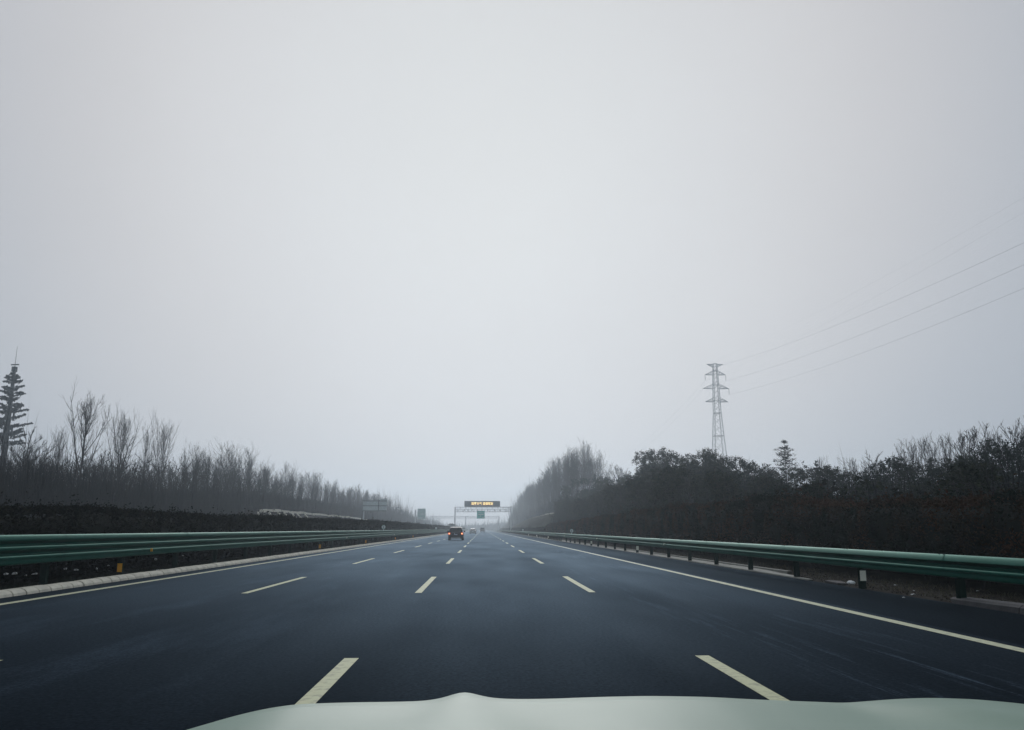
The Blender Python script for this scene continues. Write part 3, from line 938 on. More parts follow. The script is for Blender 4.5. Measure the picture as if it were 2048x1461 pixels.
def leafy_tree(key, x, y, ztop, name, label, group=None, wid=1.0, cat_='tree'):
    a, b, c, h = tree_lib[key]
    z0 = float(terr(x, y))-.1
    s = (ztop-z0)/h
    t = tag(empty(name, (x, y, z0), random.uniform(0, 6.28)), label, cat_, group)
    t.scale = (s*wid, s*wid, s)
    link('trunk', a, t); link('crown', b, t)
    return t
# skyline trees, from the hazy stand to the photo edge: (u, v top, X, kind, width, label)
sky_line = [
    (1134, 972, 19, 'leafy1', .9, 'dark rounded bush-like tree closest to the hazy stand'),
    (1160, 958, 20, 'leafy3', 1.0, 'dark evergreen in the step below the hazy stand'),
    (1190, 950, 21, 'conifer1', 1.0, 'pointed dark evergreen with a small bare spike behind'),
    (1215, 955, 21, 'leafy0', 1.1, 'low dark evergreen under the faint leafless crowns'),
    (1250, 948, 21, 'leafy2', 1.0, 'full dark evergreen between the faint crowns and the leafy group'),
    (1292, 904, 21, 'leafy4', .8, 'tall leafy tree with ragged sprays, first of the high group'),
    (1325, 900, 22, 'leafy1', .8, 'tall leafy tree with a notched top, second of the high group'),
    (1358, 908, 23, 'leafy3', .9, 'leafy tree with pale twiggy gaps in the high group'),
    (1385, 912, 22, 'leafy2', .9, 'dense leafy tree just left of the pylon tree'),
    (1422, 900, 23, 'leafy0', .75, 'open leafy tree directly before the pylon legs'),
    (1448, 912, 24, 'leafy4', .6, 'thin leafy tree overlapping the pylon foot'),
    (1478, 918, 24, 'leafy1', 1.0, 'rounded leafy tree right of the pylon foot'),
    (1512, 928, 25, 'leafy3', .9, 'smaller rounded leafy tree between pylon and cedar'),
    (1542, 936, 26, 'leafy0', .9, 'low leafy tree right before the cedar'),
    (1568, 880, 30, 'cedar', .95, 'lone cedar with spiky tiered boughs above the wood'),
    (1606, 932, 27, 'leafy2', 1.0, 'spreading evergreen at the foot of the cedar'),
    (1632, 924, 28, 'conifer0', .8, 'small pointed evergreen right of the cedar'),
    (1660, 934, 27, 'leafy0', 1.2, 'wide rounded grey-green crown in the lower skyline'),
    (1694, 942, 27, 'leafy4', .9, 'dark low tree left of the open saplings'),
    (1728, 946, 28, 'conifer2', .9, 'pointed dark tree under the spreading sapling'),
    (1762, 926, 27, 'leafy1', .9, 'dark leafy tree below the crooked sapling'),
    (1786, 916, 27, 'leafy3', .8, 'ragged dark tree top beside the crooked sapling'),
    (1822, 924, 28, 'leafy2', .9, 'dark leafy tree under the upright leafless pair'),
    (1860, 918, 29, 'conifer1', 1.1, 'dark evergreen mass below the narrower leafless tree'),
    (1905, 916, 28, 'leafy4', 1.0, 'dark evergreen round the trunk of the fan-shaped tree'),
    (1945, 912, 29, 'leafy0', .9, 'low dark evergreen right of the fan-shaped tree'),
    (1980, 884, 28, 'leafy1', .8, 'knobbly dark evergreen rising towards the photo edge'),
    (2010, 896, 29, 'leafy3', 1.0, 'broad dark evergreen under the edge trees'),
    (2046, 876, 28, 'conifer2', 1.1, 'dark evergreen cut by the photo edge'),
]
for u, v, X, key, wd, lab in sky_line:
    q = atX(u, v, X)
    leafy_tree(key, X, q.y, q.z, 'evergreen_tree', lab, wid=wd*1.05)
# the wood below and behind the skyline
GW = 'dark evergreens massed behind the hard-shoulder hedge'
k = 0
for y in np.arange(22, 182, 4.4):
    for X0 in (16.5, 20.5, 25.5, 30.5, 36.5):
        x = X0+random.uniform(-1.5, 1.5); yy = y+random.uniform(-2, 2)
        if yy < 26 and x < 20: continue
        # keep below the skyline measured above
        u_ = 965+x*1698/yy
        if u_ > 2300: continue
        vs_ = np.interp(u_, [1100, 1140, 1200, 1280, 1300, 1440, 1500, 1700, 1800, 1900, 2000, 2300], [1000, 985, 968, 960, 925, 928, 940, 962, 945, 932, 915, 880])
        ztop = H+(1058.6-vs_-random.uniform(2, 26))*yy/1698
        ztop = min(ztop, 3.6+.17*x+random.uniform(0, 2)+.02*yy)
        key = random.choice(['leafy0', 'leafy1', 'leafy2', 'leafy3', 'leafy4', 'conifer0', 'conifer1'])
        leafy_tree(key, x, yy, max(ztop, float(terr(x, yy))+2.2), 'evergreen_tree', 'dark evergreen in the mass behind the hard-shoulder hedge, below the skyline', GW, wid=random.uniform(1.0, 1.4))
        k += 1
# brown-leaved bushes at the wood edge
GB = 'rusty brown bushes between hedge and wood'
for yy in np.arange(16, 110, 4.2):
    x = 15.0+random.uniform(-.6, .8)
    leafy_tree(random.choice(['bush0', 'bush1', 'bush1']), x, yy, float(terr(x, yy))+random.uniform(2.3, 3.3), 'bush', 'rusty brown bush between the verge hedge and the evergreens', GB, wid=random.uniform(.9, 1.3), cat_='bush')
# lone round tree beyond the median hedge
tt_ = leafy_tree('leafy2', -11.4+.6, 300, 4.2, 'evergreen_tree', 'lone flat-topped dark tree just above the roof of the dark car', wid=1.6)
tt_.location = atY(903, 1056, 260)*1.0
tt_.location.z = 0
tt_.scale = (.9, .9, .40)

# ------------------------------------------------------------------ brushwood masses (nobody could count the twigs)
def brush(name, xr, yr, hfun, n, w, m, grow_w=True, lean=.22, ypow=1.0):
    y = yr[0]+(yr[1]-yr[0])*rng.uniform(0, 1, n)**ypow
    x = rng.uniform(*xr, n)
    B = np.stack([x, y, terr(x, y)-.05], 1)
    cl = .5+.25*np.sin(x*1.3+y*.61)+.25*np.sin(y*.93-x*.7+2)
    hh = hfun(x, y)*(.40+.45*cl+.35*rng.uniform(0, 1, n)**3)*np.where(rng.uniform(0, 1, n) < .12, rng.uniform(1.2, 2.0, n), 1.0)
    D = np.stack([rng.normal(0, lean, n)*hh*.6, rng.normal(0, lean, n)*hh*.6, hh], 1)
    # many start part-way up, as side shoots do
    up = rng.uniform(0, .55, n)
    B = B+np.stack([rng.normal(0, .3, n), rng.normal(0, .3, n), hh*up], 1); D *= (1-up)[:, None]
    wd = w*(1+(y-yr[0])/140 if grow_w else 1)
    V, Fc = blade_arrays(B, D, wd)
    return tag(link(name, np_mesh(name, V, Fc, m)), kind='stuff')
tag(brush('undergrowth', (-47, -33), (45, 340), lambda x, y: 4.9-1.4*sstep(90, 140, y)+.7*sstep(200, 300, y), 105000, .045, M['brush'], ypow=1.5),
    'dense leafless undergrowth filling the wood beyond the opposite carriageway', 'undergrowth')
tag(brush('verge_undergrowth', (14.5, 36), (20, 178), lambda x, y: 2.6+.0*x, 60000, .045, M['brush'], ypow=1.3),
    'dense dark undergrowth beneath the evergreens', 'undergrowth')
tag(brush('hazy_undergrowth', (20.0, 36), (185, 500), lambda x, y: 5.0+1.5*np.sin(y*.11), 24000, .10, M['brush']),
    'hazy tangle of branches among the tall leafless stand', 'undergrowth')
tag(brush('distant_woods', (-60, -33), (330, 700), lambda x, y: 10-3.0*sstep(340, 420, y), 30000, .16, M['brush'], grow_w=False),
    'far leafless wood fading into haze beyond the pale sign', 'wood')
tag(brush('distant_woods', (17.5, 60), (450, 760), lambda x, y: 15-11*sstep(460, 640, y), 36000, .22, M['brush'], grow_w=False),
    'far wood fading into haze beside the gantries', 'wood')
tag(brush('distant_woods', (-120, 120), (800, 900), lambda x, y: 6.5+1.5*np.sin(x*.06), 26000, .5, M['brush'], grow_w=False),
    'palest line of woods across the end of the road', 'wood')
# verge litter: dead leaves and grass
n = 9000
y = 10+40*rng.uniform(0, 1, n)**1.4; x = rng.uniform(8.75, 11.6, n)
V1 = leaf_arrays(np.stack([x, y, terr(x, y)+.01], 1), .05, flat=.8)
V, Fc = V1
tag(link('fallen_leaves', np_mesh('fallen_leaves', V, Fc, mat('dead_leaves', (.045, .035, .026), .9, col2=(.016, .013, .010), scale=6))), 'dead leaves and scraps on the verge under the rail', 'fallen leaves', kind='stuff')
n = 9000
y = 14+140*rng.uniform(0, 1, n)**1.6; x = rng.uniform(9.7, 12.0, n)
B = np.stack([x, y, terr(x, y)-.02], 1); D = rng.normal(0, .05, (n, 3)); D[:, 2] = rng.uniform(.03, .10, n)+.0006*y
Va, Fa = blade_arrays(B, D, .012+.00012*y)
tag(link('grass', np_mesh('grass', Va, Fa, M['grass'])), 'sparse dry grass on the verge', 'grass', kind='stuff')
n = 16000
y = 14+120*rng.uniform(0, 1, n)**1.5; x = rng.uniform(-10.7, -9.85, n)
B = np.stack([x, y, np.full(n, .05)], 1); D = rng.normal(0, .04, (n, 3)); D[:, 2] = rng.uniform(.04, .16, n)
Va, Fa = blade_arrays(B, D, .012+.00012*y)
tag(link('median_grass', np_mesh('median_grass', Va, Fa, M['leaf2'])), 'short dark grass at the foot of the median hedge', 'grass', kind='stuff')
# grassy cut slope with a concrete drain along its crest
n = 60000
y = rng.uniform(150, 420, n); x = rng.uniform(11.8, 17.6, n)
B = np.stack([x, y, terr(x, y)-.02], 1); D = rng.normal(0, .12, (n, 3)); D[:, 2] = rng.uniform(.2, .5, n)
Va, Fa = blade_arrays(B, D, .06)
tag(link('slope_grass', np_mesh('slope_grass', Va, Fa, M['grass'])), 'brown dry grass on the cut slope before the gantry', 'grass', kind='stuff')
mb = MB()
pts = []
for y in np.arange(205, 400, 4.0):
    x = 18.2+.25*sin(y*.05); z = float(terr(x, y))
    pts.append((x, y, z+.55))
for a, b in zip(pts[:-1], pts[1:]):
    mb.add([(a[0]-.35, a[1], a[2]-.5), (a[0]-.35, a[1], a[2]), (a[0]+.35, a[1], a[2]+.1), (b[0]-.35, b[1], b[2]-.5), (b[0]-.35, b[1], b[2]), (b[0]+.35, b[1], b[2]+.1)], [(0, 1, 4, 3), (1, 2, 5, 4)])
tag(mb.build('drainage_channel', M['kerb']), 'pale curved concrete drain along the crest of the cut slope', 'drain')
# concrete lattice on the far bank
t = tag(empty('slope_lattice', (-31, 128, 0)), 'white slanting concrete ribs on the bank beyond the median hedge', 'retaining slope')
inv = Matrix.Translation(-Vector(t.location))
mb = MB()
ysl = np.arange(122, 262, 3.0)
cr_ = [(-32.8, y, float(terr(-32.8, y))+.35) for y in ysl]
for a, b in zip(cr_[:-1], cr_[1:]):
    mb.add([(a[0]+.3, a[1], a[2]-.35), (a[0]+.3, a[1], a[2]), (a[0]-.5, a[1], a[2]+.05), (b[0]+.3, b[1], b[2]-.35), (b[0]+.3, b[1], b[2]), (b[0]-.5, b[1], b[2]+.05)], [(0, 1, 4, 3), (1, 2, 5, 4)])
o = mb.build('crest_beam', M['kerb'], t); o.matrix_parent_inverse = inv
for k, y in enumerate(np.arange(122, 158, 5.2)+rng.uniform(-1, 1, 7)):
    mb = MB()
    prev = None
    for s in np.linspace(0, 1, 7):
        x = -32.6+4.0*s; yy = y-2.6*s
        z = float(terr(x, yy))+.25
        cur = [(x, yy-.3, z), (x, yy+.3, z), (x, yy-.3, z-.5), (x, yy+.3, z-.5)]
        if prev: mb.add(prev+cur, [(0, 1, 5, 4), (0, 4, 6, 2), (1, 3, 7, 5)])
        prev = cur
    o = mb.build('rib', M['kerb'], t); o.matrix_parent_inverse = inv

# ------------------------------------------------------------------ litter
def crumple(name, label, loc, s, m=None, seed=0, cat_='litter', group=None):
    R = random.Random(seed)
    me = bpy.data.meshes.new(name)
    import bmesh
    bm = bmesh.new(); bmesh.ops.create_icosphere(bm, subdivisions=3, radius=1)
    fr = [(Vector((R.gauss(0, 1), R.gauss(0, 1), R.gauss(0, 1))), R.uniform(0, 6)) for _ in range(9)]
    for v in bm.verts:
        d = sum(sin(v.co.dot(a)*2.1+p) for a, p in fr)*.07
        v.co *= (1+d)
        v.co = Vector((v.co.x*s[0], v.co.y*s[1], max(-.55, v.co.z)*s[2]))
    bm.to_mesh(me); bm.free(); me.materials.append(m or M['litter'])
    o = link(name, me, None, (loc[0], loc[1], loc[2]+.5*s[2]))
    return tag(o, label, cat_, group)
q = gnd(1702, 1160); crumple('plastic_bag', 'white crumpled plastic bag beside the white-banded post under the rail', (q.x, q.y, float(terr(q.x, q.y))), (.11, .09, .07), seed=1)
q = gnd(1595, 1143); crumple('plastic_scrap', 'white scrap leaning by the rail post before the bag', (q.x-.2, q.y-.4, .03), (.05, .04, .16), seed=2)
for i, (u, v, sz, lab) in enumerate(((1827, 1190, .045, 'pale wrapper on the verge nearest the shoulder edge'), (1808, 1196, .03, 'tiny white scrap on the broken asphalt edge'),
                                     (1828, 1172, .03, 'tiny grey scrap on the leafy verge'), (1955, 1174, .035, 'pale scrap in the dark verge above the old kerb stone'),
                                     (1790, 1162, .04, 'dull brown scrap under the lower edge of the rail'))):
    q = gnd(u, v); crumple('paper_scrap', lab, (q.x, q.y, float(terr(q.x, q.y))), (sz, sz*1.3, sz*.35), m=M['scrap'], seed=10+i)
# flat broken mortar slab left of the bag
q = gnd(1672, 1167)
mb = MB(); mb.add([(-.25, -.7, 0), (.05, -.9, 0), (.22, .1, 0), (.10, .9, 0), (-.2, .5, 0), (-.25, -.7, .05), (.05, -.9, .04), (.22, .1, .07), (.10, .9, .05), (-.2, .5, .06)],
                  [(5, 6, 7, 8, 9), (0, 1, 6, 5), (1, 2, 7, 6), (2, 3, 8, 7), (3, 4, 9, 8), (4, 0, 5, 9)])
o = mb.build('mortar_slab', M['kerb_dark'], loc=(q.x, q.y, 0.0)); o.scale = (.7, .7, .8); tag(o, 'broken flat mortar slab on the verge left of the white bag', 'rubble')
# bright gaps under the median hedge, built as pale lumps; last one a scrap
for i, (u, v, w_, h_) in enumerate(((12, 1147, .10, .06), (31, 1145, .12, .09), (52, 1150, .05, .05), (70, 1147, .16, .05), (131, 1137, .09, .06), (152, 1139, .14, .06), (193, 1136, .06, .09), (217, 1131, .06, .04), (312, 1117, .10, .12), (366, 1111, .09, .06), (321, 1141, .10, .03))):
    if i == 10:
        q = gnd(u, v, .13); loc = (-9.72, q.y, .13)
    else:
        q = atX(u, v, -10.62); loc = (-10.62, q.y, max(.06, q.z-h_*.5))
    labs = ['pale scrap under the hedge at the photo edge', 'twin-striped white wrapper under the hedge near the photo edge', 'small grey crumb of litter under the hedge', 'long crumpled white wrapper under the hedge',
            'small pale scrap left of a longer one under the hedge', 'longer pale scrap under the hedge before the amber band', 'upright grey carton under the hedge beside the amber band', 'little pale crumb nearest the amber band',
            'tall pale wrapper under the hedge beyond the amber band', 'pale scrap farthest along under the hedge', 'flat white scrap lying on the kerb top']
    hh = max(.05, (q.z-.06)+h_*.5) if i < 10 else h_
    crumple('litter_scrap', labs[i], loc, (w_*.25, w_*.8, h_*.4), m=M['scrap'], seed=40+i)

# ------------------------------------------------------------------ signs over the opposite carriageway
p0 = atY(727, 1022, 185)
t = tag(empty('road_sign', (-26.4, 185, 0)), 'wide grey cantilever sign with dark ribs, seen from behind over the far carriageway', 'road sign', 'signs beyond the median')
MB().tube([(0, 0, -.1), (0, 0, 5.2)], .17, 12).build('post', M['steel'], t)
pn = MB(); pn.box(-.25, 5.1, -.06, .06, 5.28, 7.45, bev=.02); pn.build('panel', M['sign_grey'], t)
pn = MB(); pn.box(3.45, 5.15, -.06, .06, 7.5, 7.95, bev=.02); pn.build('top_panel', M['sign_grey'], t)
for z in (5.33, 6.4, 7.47):
    MB().box(-.3, 5.15, -.14, -.065, z-.06, z+.06).build('rib', M['sign_rib'], t)
MB().box(3.2, 3.32, -.2, -.145, 5.0, 7.95).build('upright', M['sign_rib'], t)
t = tag(empty('road_sign', (-26.0, 322, 0)), 'tall pale green cantilever sign with white lines, farther along the median', 'road sign', 'signs beyond the median')
MB().tube([(0, 0, -.1), (0, 0, 8.6)], .22, 12).build('post', M['steel'], t)
MB().box(.8, 3.9, -.06, .06, 5.0, 9.1, bev=.02).build('panel', M['sign_pale'], t)
mb = MB(); [mb.box(a, b, -.075, -.065, z, z+.16) for a, b, z in ((.9, 1.8, 8.1), (1.7, 3.7, 6.95), (.9, 2.9, 5.55), (.9, 3.7, 5.05))]
mb.build('lettering', M['sign_white'], t)
mb = MB(); [mb.bar((0, .05, z), (1.2, .05, z), .12) for z in (6.0, 7.8)]; mb.build('arm', M['steel'], t)

# ------------------------------------------------------------------ gantries
def truss(mb, x0, x1, z0, z1, d, step, r):
    for z in (z0, z1):
        for y in (-d, d): mb.bar((x0, y, z), (x1, y, z), r)
    n = int(abs(x1-x0)/step)
    for i in range(n+1):
        x = x0+(x1-x0)*i/n
        for y in (-d, d):
            mb.bar((x, y, z0), (x, y, z1), r*.55)
            if i < n:
                x2 = x0+(x1-x0)*(i+1)/n
                a, b = (z0, z1) if i % 2 else (z1, z0)
                mb.bar((x, y, a), (x2, y, b), r*.55)
        for z in (z0, z1): mb.bar((x, -d, z), (x, d, z), r*.5)
GY = 315
t = tag(empty('gantry', (0, GY, 0)), 'white lattice gantry carrying the lit amber message board over the road', 'gantry')
mb = MB(); mb.tube([(-10.5, 0, -.1), (-10.5, 0, 9.6)], .20, 10); mb.build('post', M['steel'], t)
mb = MB(); mb.tube([(10.75, 0, -.1), (10.75, 0, 9.9)], .22, 10); mb.build('post', M['white'], t)
mb = MB(); truss(mb, -10.5, 10.75, 7.75, 9.5, .5, 1.0, .12)
mb.bar((-10.5, -.55, 8.5), (10.75, -.55, 8.5), .10)
mb.build('truss', M['steel'], t)
mb = MB(); mb.box(-6.96, 6.55, -.9, -.45, 9.62, 11.78, bev=.05); bd_ = mb.build('message_board', M['vms'], t)
cu = bpy.data.curves.new('lettering', 'FONT'); cu.body = '雨雾天气 谨慎驾驶'; cu.size = 1.12; cu.align_x = 'CENTER'; cu.align_y = 'CENTER'; cu.extrude = .01; cu.offset = .012
to = bpy.data.objects.new('lettering_src', cu); COL.objects.link(to)
bpy.context.view_layer.update()
me = bpy.data.meshes.new_from_object(to.evaluated_get(bpy.context.evaluated_depsgraph_get()))
bpy.data.objects.remove(to)
me.name = 'lettering'; me.materials.clear(); me.materials.append(M['led'])
lt = link('lettering', me, bd_); lt.rotation_euler = (rad(90), 0, 0)
print('TEXT dims', lt.dimensions[:])
bpy.context.view_layer.update()
wdt = max(1e-3, max(v.co.x for v in me.vertices)-min(v.co.x for v in me.vertices))
lt.scale = (8.2/wdt, 8.2/wdt*1.15, 1); lt.location = (-.2, -.915, 10.72)
mb = MB(); mb.box(-2.2, .75, -.62, -.56, 5.2, 8.1, bev=.02); ds = mb.build('direction_sign', M['sign_green'], t)
mb = MB(); [mb.box(a, b, -.635, -.625, z, z+h_) for a, b, z, h_ in ((-1.9, .45, 7.3, .10), (-1.7, -.9, 6.6, .28), (-.6, .3, 6.6, .22), (-.82, -.7, 5.6, 1.0), (-.3, .5, 5.6, .24))]
mb.build('lettering', M['sign_white'], ds)
for u in (929, 936, 944, 955, 964, 975, 989, 1000):
    q = atY(u, 1021, GY)
    mb = MB(); mb.box(q.x-.2, q.x+.2, -1.1, -.62, 8.22, 8.52, bev=.04); mb.bar((q.x, -.8, 8.5), (q.x, -.6, 8.6), .06); mb.build('camera', M['sign_rib'], t)
# inner stays on the shoulder side
mb = MB()
for z in (8.0, 8.7, 9.3): mb.bar((8.2, -.7, z), (10.75, -.2, z+.1), .07)
mb.build('stay', M['white'], t)
t = tag(empty('gantry', (-10.6, 520, 0)), 'faint far gantry barely showing in the haze over both carriageways', 'gantry')
for x in (-21.6, 0, 20.8): MB().tube([(x, 0, -.1), (x, 0, 9.2)], .25, 8).build('post', M['steel'], t)
mb = MB(); truss(mb, -21.6, 20.8, 8.0, 9.1, .5, 1.6, .14); mb.build('truss', M['steel'], t)

# ------------------------------------------------------------------ pylon and its cables
PX, PY = 81.6, 280.0
pt = tag(empty('pylon', (PX, PY, 0.0), rad(1)), 'tall lattice power pylon with four cross-arms rising behind the leafy trees', 'pylon')
pz = pt.location.z
wz = [(0, 7.4), (12, 5.8), (24, 4.2), (33, 3.1), (41, 2.2), (45.5, 2.0), (51, 1.7), (56, 1.35), (58.6, 1.2)]
def wid_at(z): return float(np.interp(z, [a for a, _ in wz], [b for _, b in wz]))
mb = MB()
for sx, sy in ((1, 1), (1, -1), (-1, -1), (-1, 1)):
    for (z0, w0), (z1, w1) in zip(wz[:-1], wz[1:]):
        mb.bar((sx*w0/2, sy*w0/2, z0), (sx*w1/2, sy*w1/2, z1), .13)
mb.build('leg_frame', M['steel_d'], pt)
mb = MB()
z = 0.0
while z < 58:
    w = wid_at(z); st = max(1.1, w*.95); z2 = min(58.6, z+st); w2 = wid_at(z2)
    for k in range(4):
        c = [(1, 1), (1, -1), (-1, -1), (-1, 1)]
        a, b = c[k], c[(k+1) % 4]
        mb.bar((a[0]*w/2, a[1]*w/2, z), (b[0]*w2/2, b[1]*w2/2, z2), .055)
        mb.bar((b[0]*w/2, b[1]*w/2, z), (a[0]*w2/2, a[1]*w2/2, z2), .055)
    z = z2
for z in (24, 33, 41, 45.5, 51, 56, 58.6):
    w = wid_at(z)
    c = [(1, 1), (1, -1), (-1, -1), (-1, 1)]
    for k in range(4): mb.bar((c[k][0]*w/2, c[k][1]*w/2, z), (c[(k+1) % 4][0]*w/2, c[(k+1) % 4][1]*w/2, z), .11)
mb.build('bracing', M['steel_d'], pt)
def arm(z, half, rise, up=False):
    mb = MB()
    w = wid_at(z)
    for s in (-1, 1):
        tip = Vector((s*half, 0, z+(rise if up else 0)))
        for sy in (-1, 1):
            b0 = Vector((s*w/2, sy*w/2, z)); b1 = Vector((s*w/2, sy*w/2, z+rise))
            mb.bar(b0, tip, .10); mb.bar(b1, tip, .10)
            for q_ in (.3, .6, .85): mb.bar(b0.lerp(tip, q_), b1.lerp(tip, q_), .07); mb.bar(b0.lerp(tip, q_-.2), b1.lerp(tip, q_), .07)
    mb.build('cross_arm', M['steel_d'], pt)
arm(57.6-.2, 2.9, 1.0, up=True); arm(54.6, 3.7, 1.5); arm(49.7, 4.6, 1.6); arm(45.0, 4.0, 1.5)
for x, z in ((-3.7, 54.6), (3.7, 54.6), (4.6, 49.7)):
    mb = MB(); mb.tube([(x, 0, z), (x, 0, z-2.0)], .04, 6)
    for k in range(9): mb.tube([(x, 0, z-.3-k*.18), (x, 0, z-.38-k*.18)], .12, 8)
    mb.build('insulator', M['ceramic'], pt)
def cable(p, end, sag, r, label, n=40):
    pts = []
    for i in range(n+1):
        t_ = i/n
        v = Vector(p).lerp(Vector(end), t_); v.z -= sag*4*t_*(1-t_)
        pts.append(v-Vector(p))
    mb = MB(); mb.tube(pts, r, 5)
    o = mb.build('power_cable', M['steel_d'], loc=tuple(p)); tag(o, label, 'cable', 'cables strung from the pylon')
Rm = Matrix.Rotation(rad(1), 3, 'Z')
def pp(x, z): return Vector((PX, PY, pz))+Rm @ Vector((x, 0, z))
def through(p, u, v, yq=129., yend=-45.):
    """end point of a sagging cable starting at p and passing the sight line (u,v) at depth yq"""
    q = atY(u, v, yq); t_ = (p.y-yq)/(p.y-yend); sag = 7.5
    zend = (q.z-p.z*(1-t_)+sag*4*t_*(1-t_))/t_
    xend = p.x+(q.x-p.x)/t_
    return Vector((xend, yend, zend)), sag
for (x, z, u, v, r, lab) in ((2.9, 58.2, 2048, 486, .020, 'upper of the three darker cables running right from the pylon'), (3.7, 52.5, 2048, 530, .020, 'middle of the three darker cables running right from the pylon'),
                             (4.6, 47.6, 2048, 577, .020, 'lowest cable running right from the pylon'), (-2.9, 58.4, 2048, 395, .008, 'topmost hair-thin cable, fading into the sky'),
                             (-3.7, 52.5, 2048, 425, .008, 'second hair-thin cable just under the topmost')):
    p = pp(x, z); e, sg = through(p, u, v); cable(p, e, sg, r, lab)

# ------------------------------------------------------------------ mast disguised as a conifer
TX, TY = -86.0, 150.0
tz = float(terr(TX, TY))
t = tag(empty('communication_mast', (TX, TY, tz)), 'mast disguised as a dark conifer with artificial boughs and a lightning rod', 'mast')
top = 30.2-tz
MB().tube([(0, 0, -.1), (0, 0, 10), (0, 0, top)], [.52, .48, .28], 14).build('trunk', M['mast'], t, smooth=True)
MB().tube([(0, 0, top), (0, 0, 34.4-tz)], [.05, .025], 6).build('lightning_rod', M['mast'], t)
mb = MB(); mb.tube([(0, 0, top-.2), (0, 0, top+.3)], .5, 8); mb.tube([(-.7, 0, top+.7), (.7, 0, top+.75)], .12, 6); mb.box(-.35, .35, -.35, .35, top-.6, top-.25); mb.build('antenna_head', M['mast'], t)
for z in (18.5, 21.5):
    for k in range(3):
        a = 2*pi*k/3+.4; z_ = z-tz
        MB().box(cos(a)*.75-.14, cos(a)*.75+.14, sin(a)*.75-.1, sin(a)*.75+.1, z_-.9, z_+.9, bev=.03).build('antenna_panel', M['mast'], t)
R = random.Random(77)
tiers = 12
for i in range(tiers):
    f = i/(tiers-1)
    z = 16.2-tz+(28.6-16.2)*f
    L = 2.5*(1-f)**.8*R.uniform(.85, 1.1)+1.2
    for k in range(6):
        a = 2*pi*k/6+i*.53+R.uniform(-.15, .15); l = L*R.uniform(.65, 1.15)
        mb = MB()
        S = Vector((cos(a)*.3, sin(a)*.3, z)); zj = R.uniform(-.45, .45); S.z += zj; E = Vector((cos(a)*l, sin(a)*l, z+zj+l*R.uniform(.10, .42)))
        mb.tube([S, S.lerp(E, .5)+Vector((0, 0, -.12)), E], [.06, .045, .02], 5)
        C_ = []
        for s in np.linspace(.22, 1, max(5, int(l*3.4))):
            c = np.array(S.lerp(E, s))
            C_.append(c+rng.normal(0, .11+.16*(1-s), (13, 3))*[1, 1, .5])
        V, Fc = leaf_arrays(np.concatenate(C_), .40, asp=.6)
        mb.add(V.tolist(), [tuple(x) for x in Fc.tolist()], 1)
        if i*6+k < 95: mb.build('bough', [M['mast'], M['plastic_leaf']], t)
# tiny far pylon over the hazy stand
fp = atY(1178, 934, 600)
t = tag(empty('pylon', (fp.x, 600, float(terr(fp.x, 600)))), 'tiny faint pylon with one visible crossbar, next to the hazy tall stand', 'pylon')
hh = fp.z-t.location.z
mb = MB()
for sx in (-1, 1):
    for sy in (-1, 1): mb.bar((sx*3, sy*3, 0), (sx*.5, sy*.5, hh), .2)
for k in range(9):
    z0, z1 = hh*k/9, hh*(k+1)/9; a, b = 3-2.5*k/9, 3-2.5*(k+1)/9
    for sy in (-1, 1): mb.bar((-a, sy*a, z0), (b, sy*b, z1), .1); mb.bar((a, sy*a, z0), (-b, sy*b, z1), .1)
mb.build('leg_frame', M['steel_d'], t)
for z in (hh-.3, hh-6):
    MB().bar((-3.4, 0, z), (3.4, 0, z), .3).build('cross_arm', M['steel_d'], t)
for (x, z, sx, sz, lab) in ((-3.7, 52.5, -3.4, hh-.3, 'hair-thin cable running away left from the upper arm of the pylon'), (-4.6, 49.6, -3.4, hh-6, 'hair-thin cable running away left from the middle arm of the pylon')):
    cable(pp(x, z), Vector((fp.x+sx, 600, t.location.z+sz)), 9, .014, lab)

# ------------------------------------------------------------------ vehicles ahead
def loft(mb, secs, mi=0, nseg=5):
    """secs: list of (y, [(x,z)...]) half outline from bottom centre to top centre, mirrored"""
    rings = []
    for y, pr in secs:
        ring = [(x, y, z) for x, z in pr]+[(-x, y, z) for x, z in reversed(pr)]
        rings.append(ring)
    n = len(rings[0]); b = len(mb.v)
    vs = [p for r in rings for p in r]
    fs = []
    for i in range(len(rings)-1):
        for k in range(n):
            k2 = (k+1) % n
            fs.append((i*n+k, i*n+k2, (i+1)*n+k2, (i+1)*n+k))
    fs.append(tuple(reversed(range(n)))); fs.append(tuple(range((len(rings)-1)*n, len(rings)*n)))
    mb.add(vs, fs, mi)
def wheel(parent, x, y, r, w):
    n = 20
    mb = MB(); rr = [r*.72, r*.97, r, r, r*.97, r*.72]; xx = [-w/2, -w/2, -w/2+.03, w/2-.03, w/2, w/2]
    vs = [(xx[i], rr[i]*cos(2*pi*k/n), rr[i]*sin(2*pi*k/n)) for i in range(6) for k in range(n)]
    fs = [(i*n+k, i*n+(k+1) % n, (i+1)*n+(k+1) % n, (i+1)*n+k) for i in range(5) for k in range(n)]
    mb.add(vs, fs); t_ = mb.build('wheel', M['rubber'], parent, smooth=True, angle=rad(40)); t_.location = (x, y, r)
    mb = MB(); mb.tube([(-w*.35, 0, 0), (w*.35, 0, 0)], r*.7, n)
    for k in range(5):
        a = 2*pi*k/5
        mb.bar((w*.4, 0, 0), (w*.4, cos(a)*r*.65, sin(a)*r*.65), .05)
    mb.build('rim', M['rim'], t_)
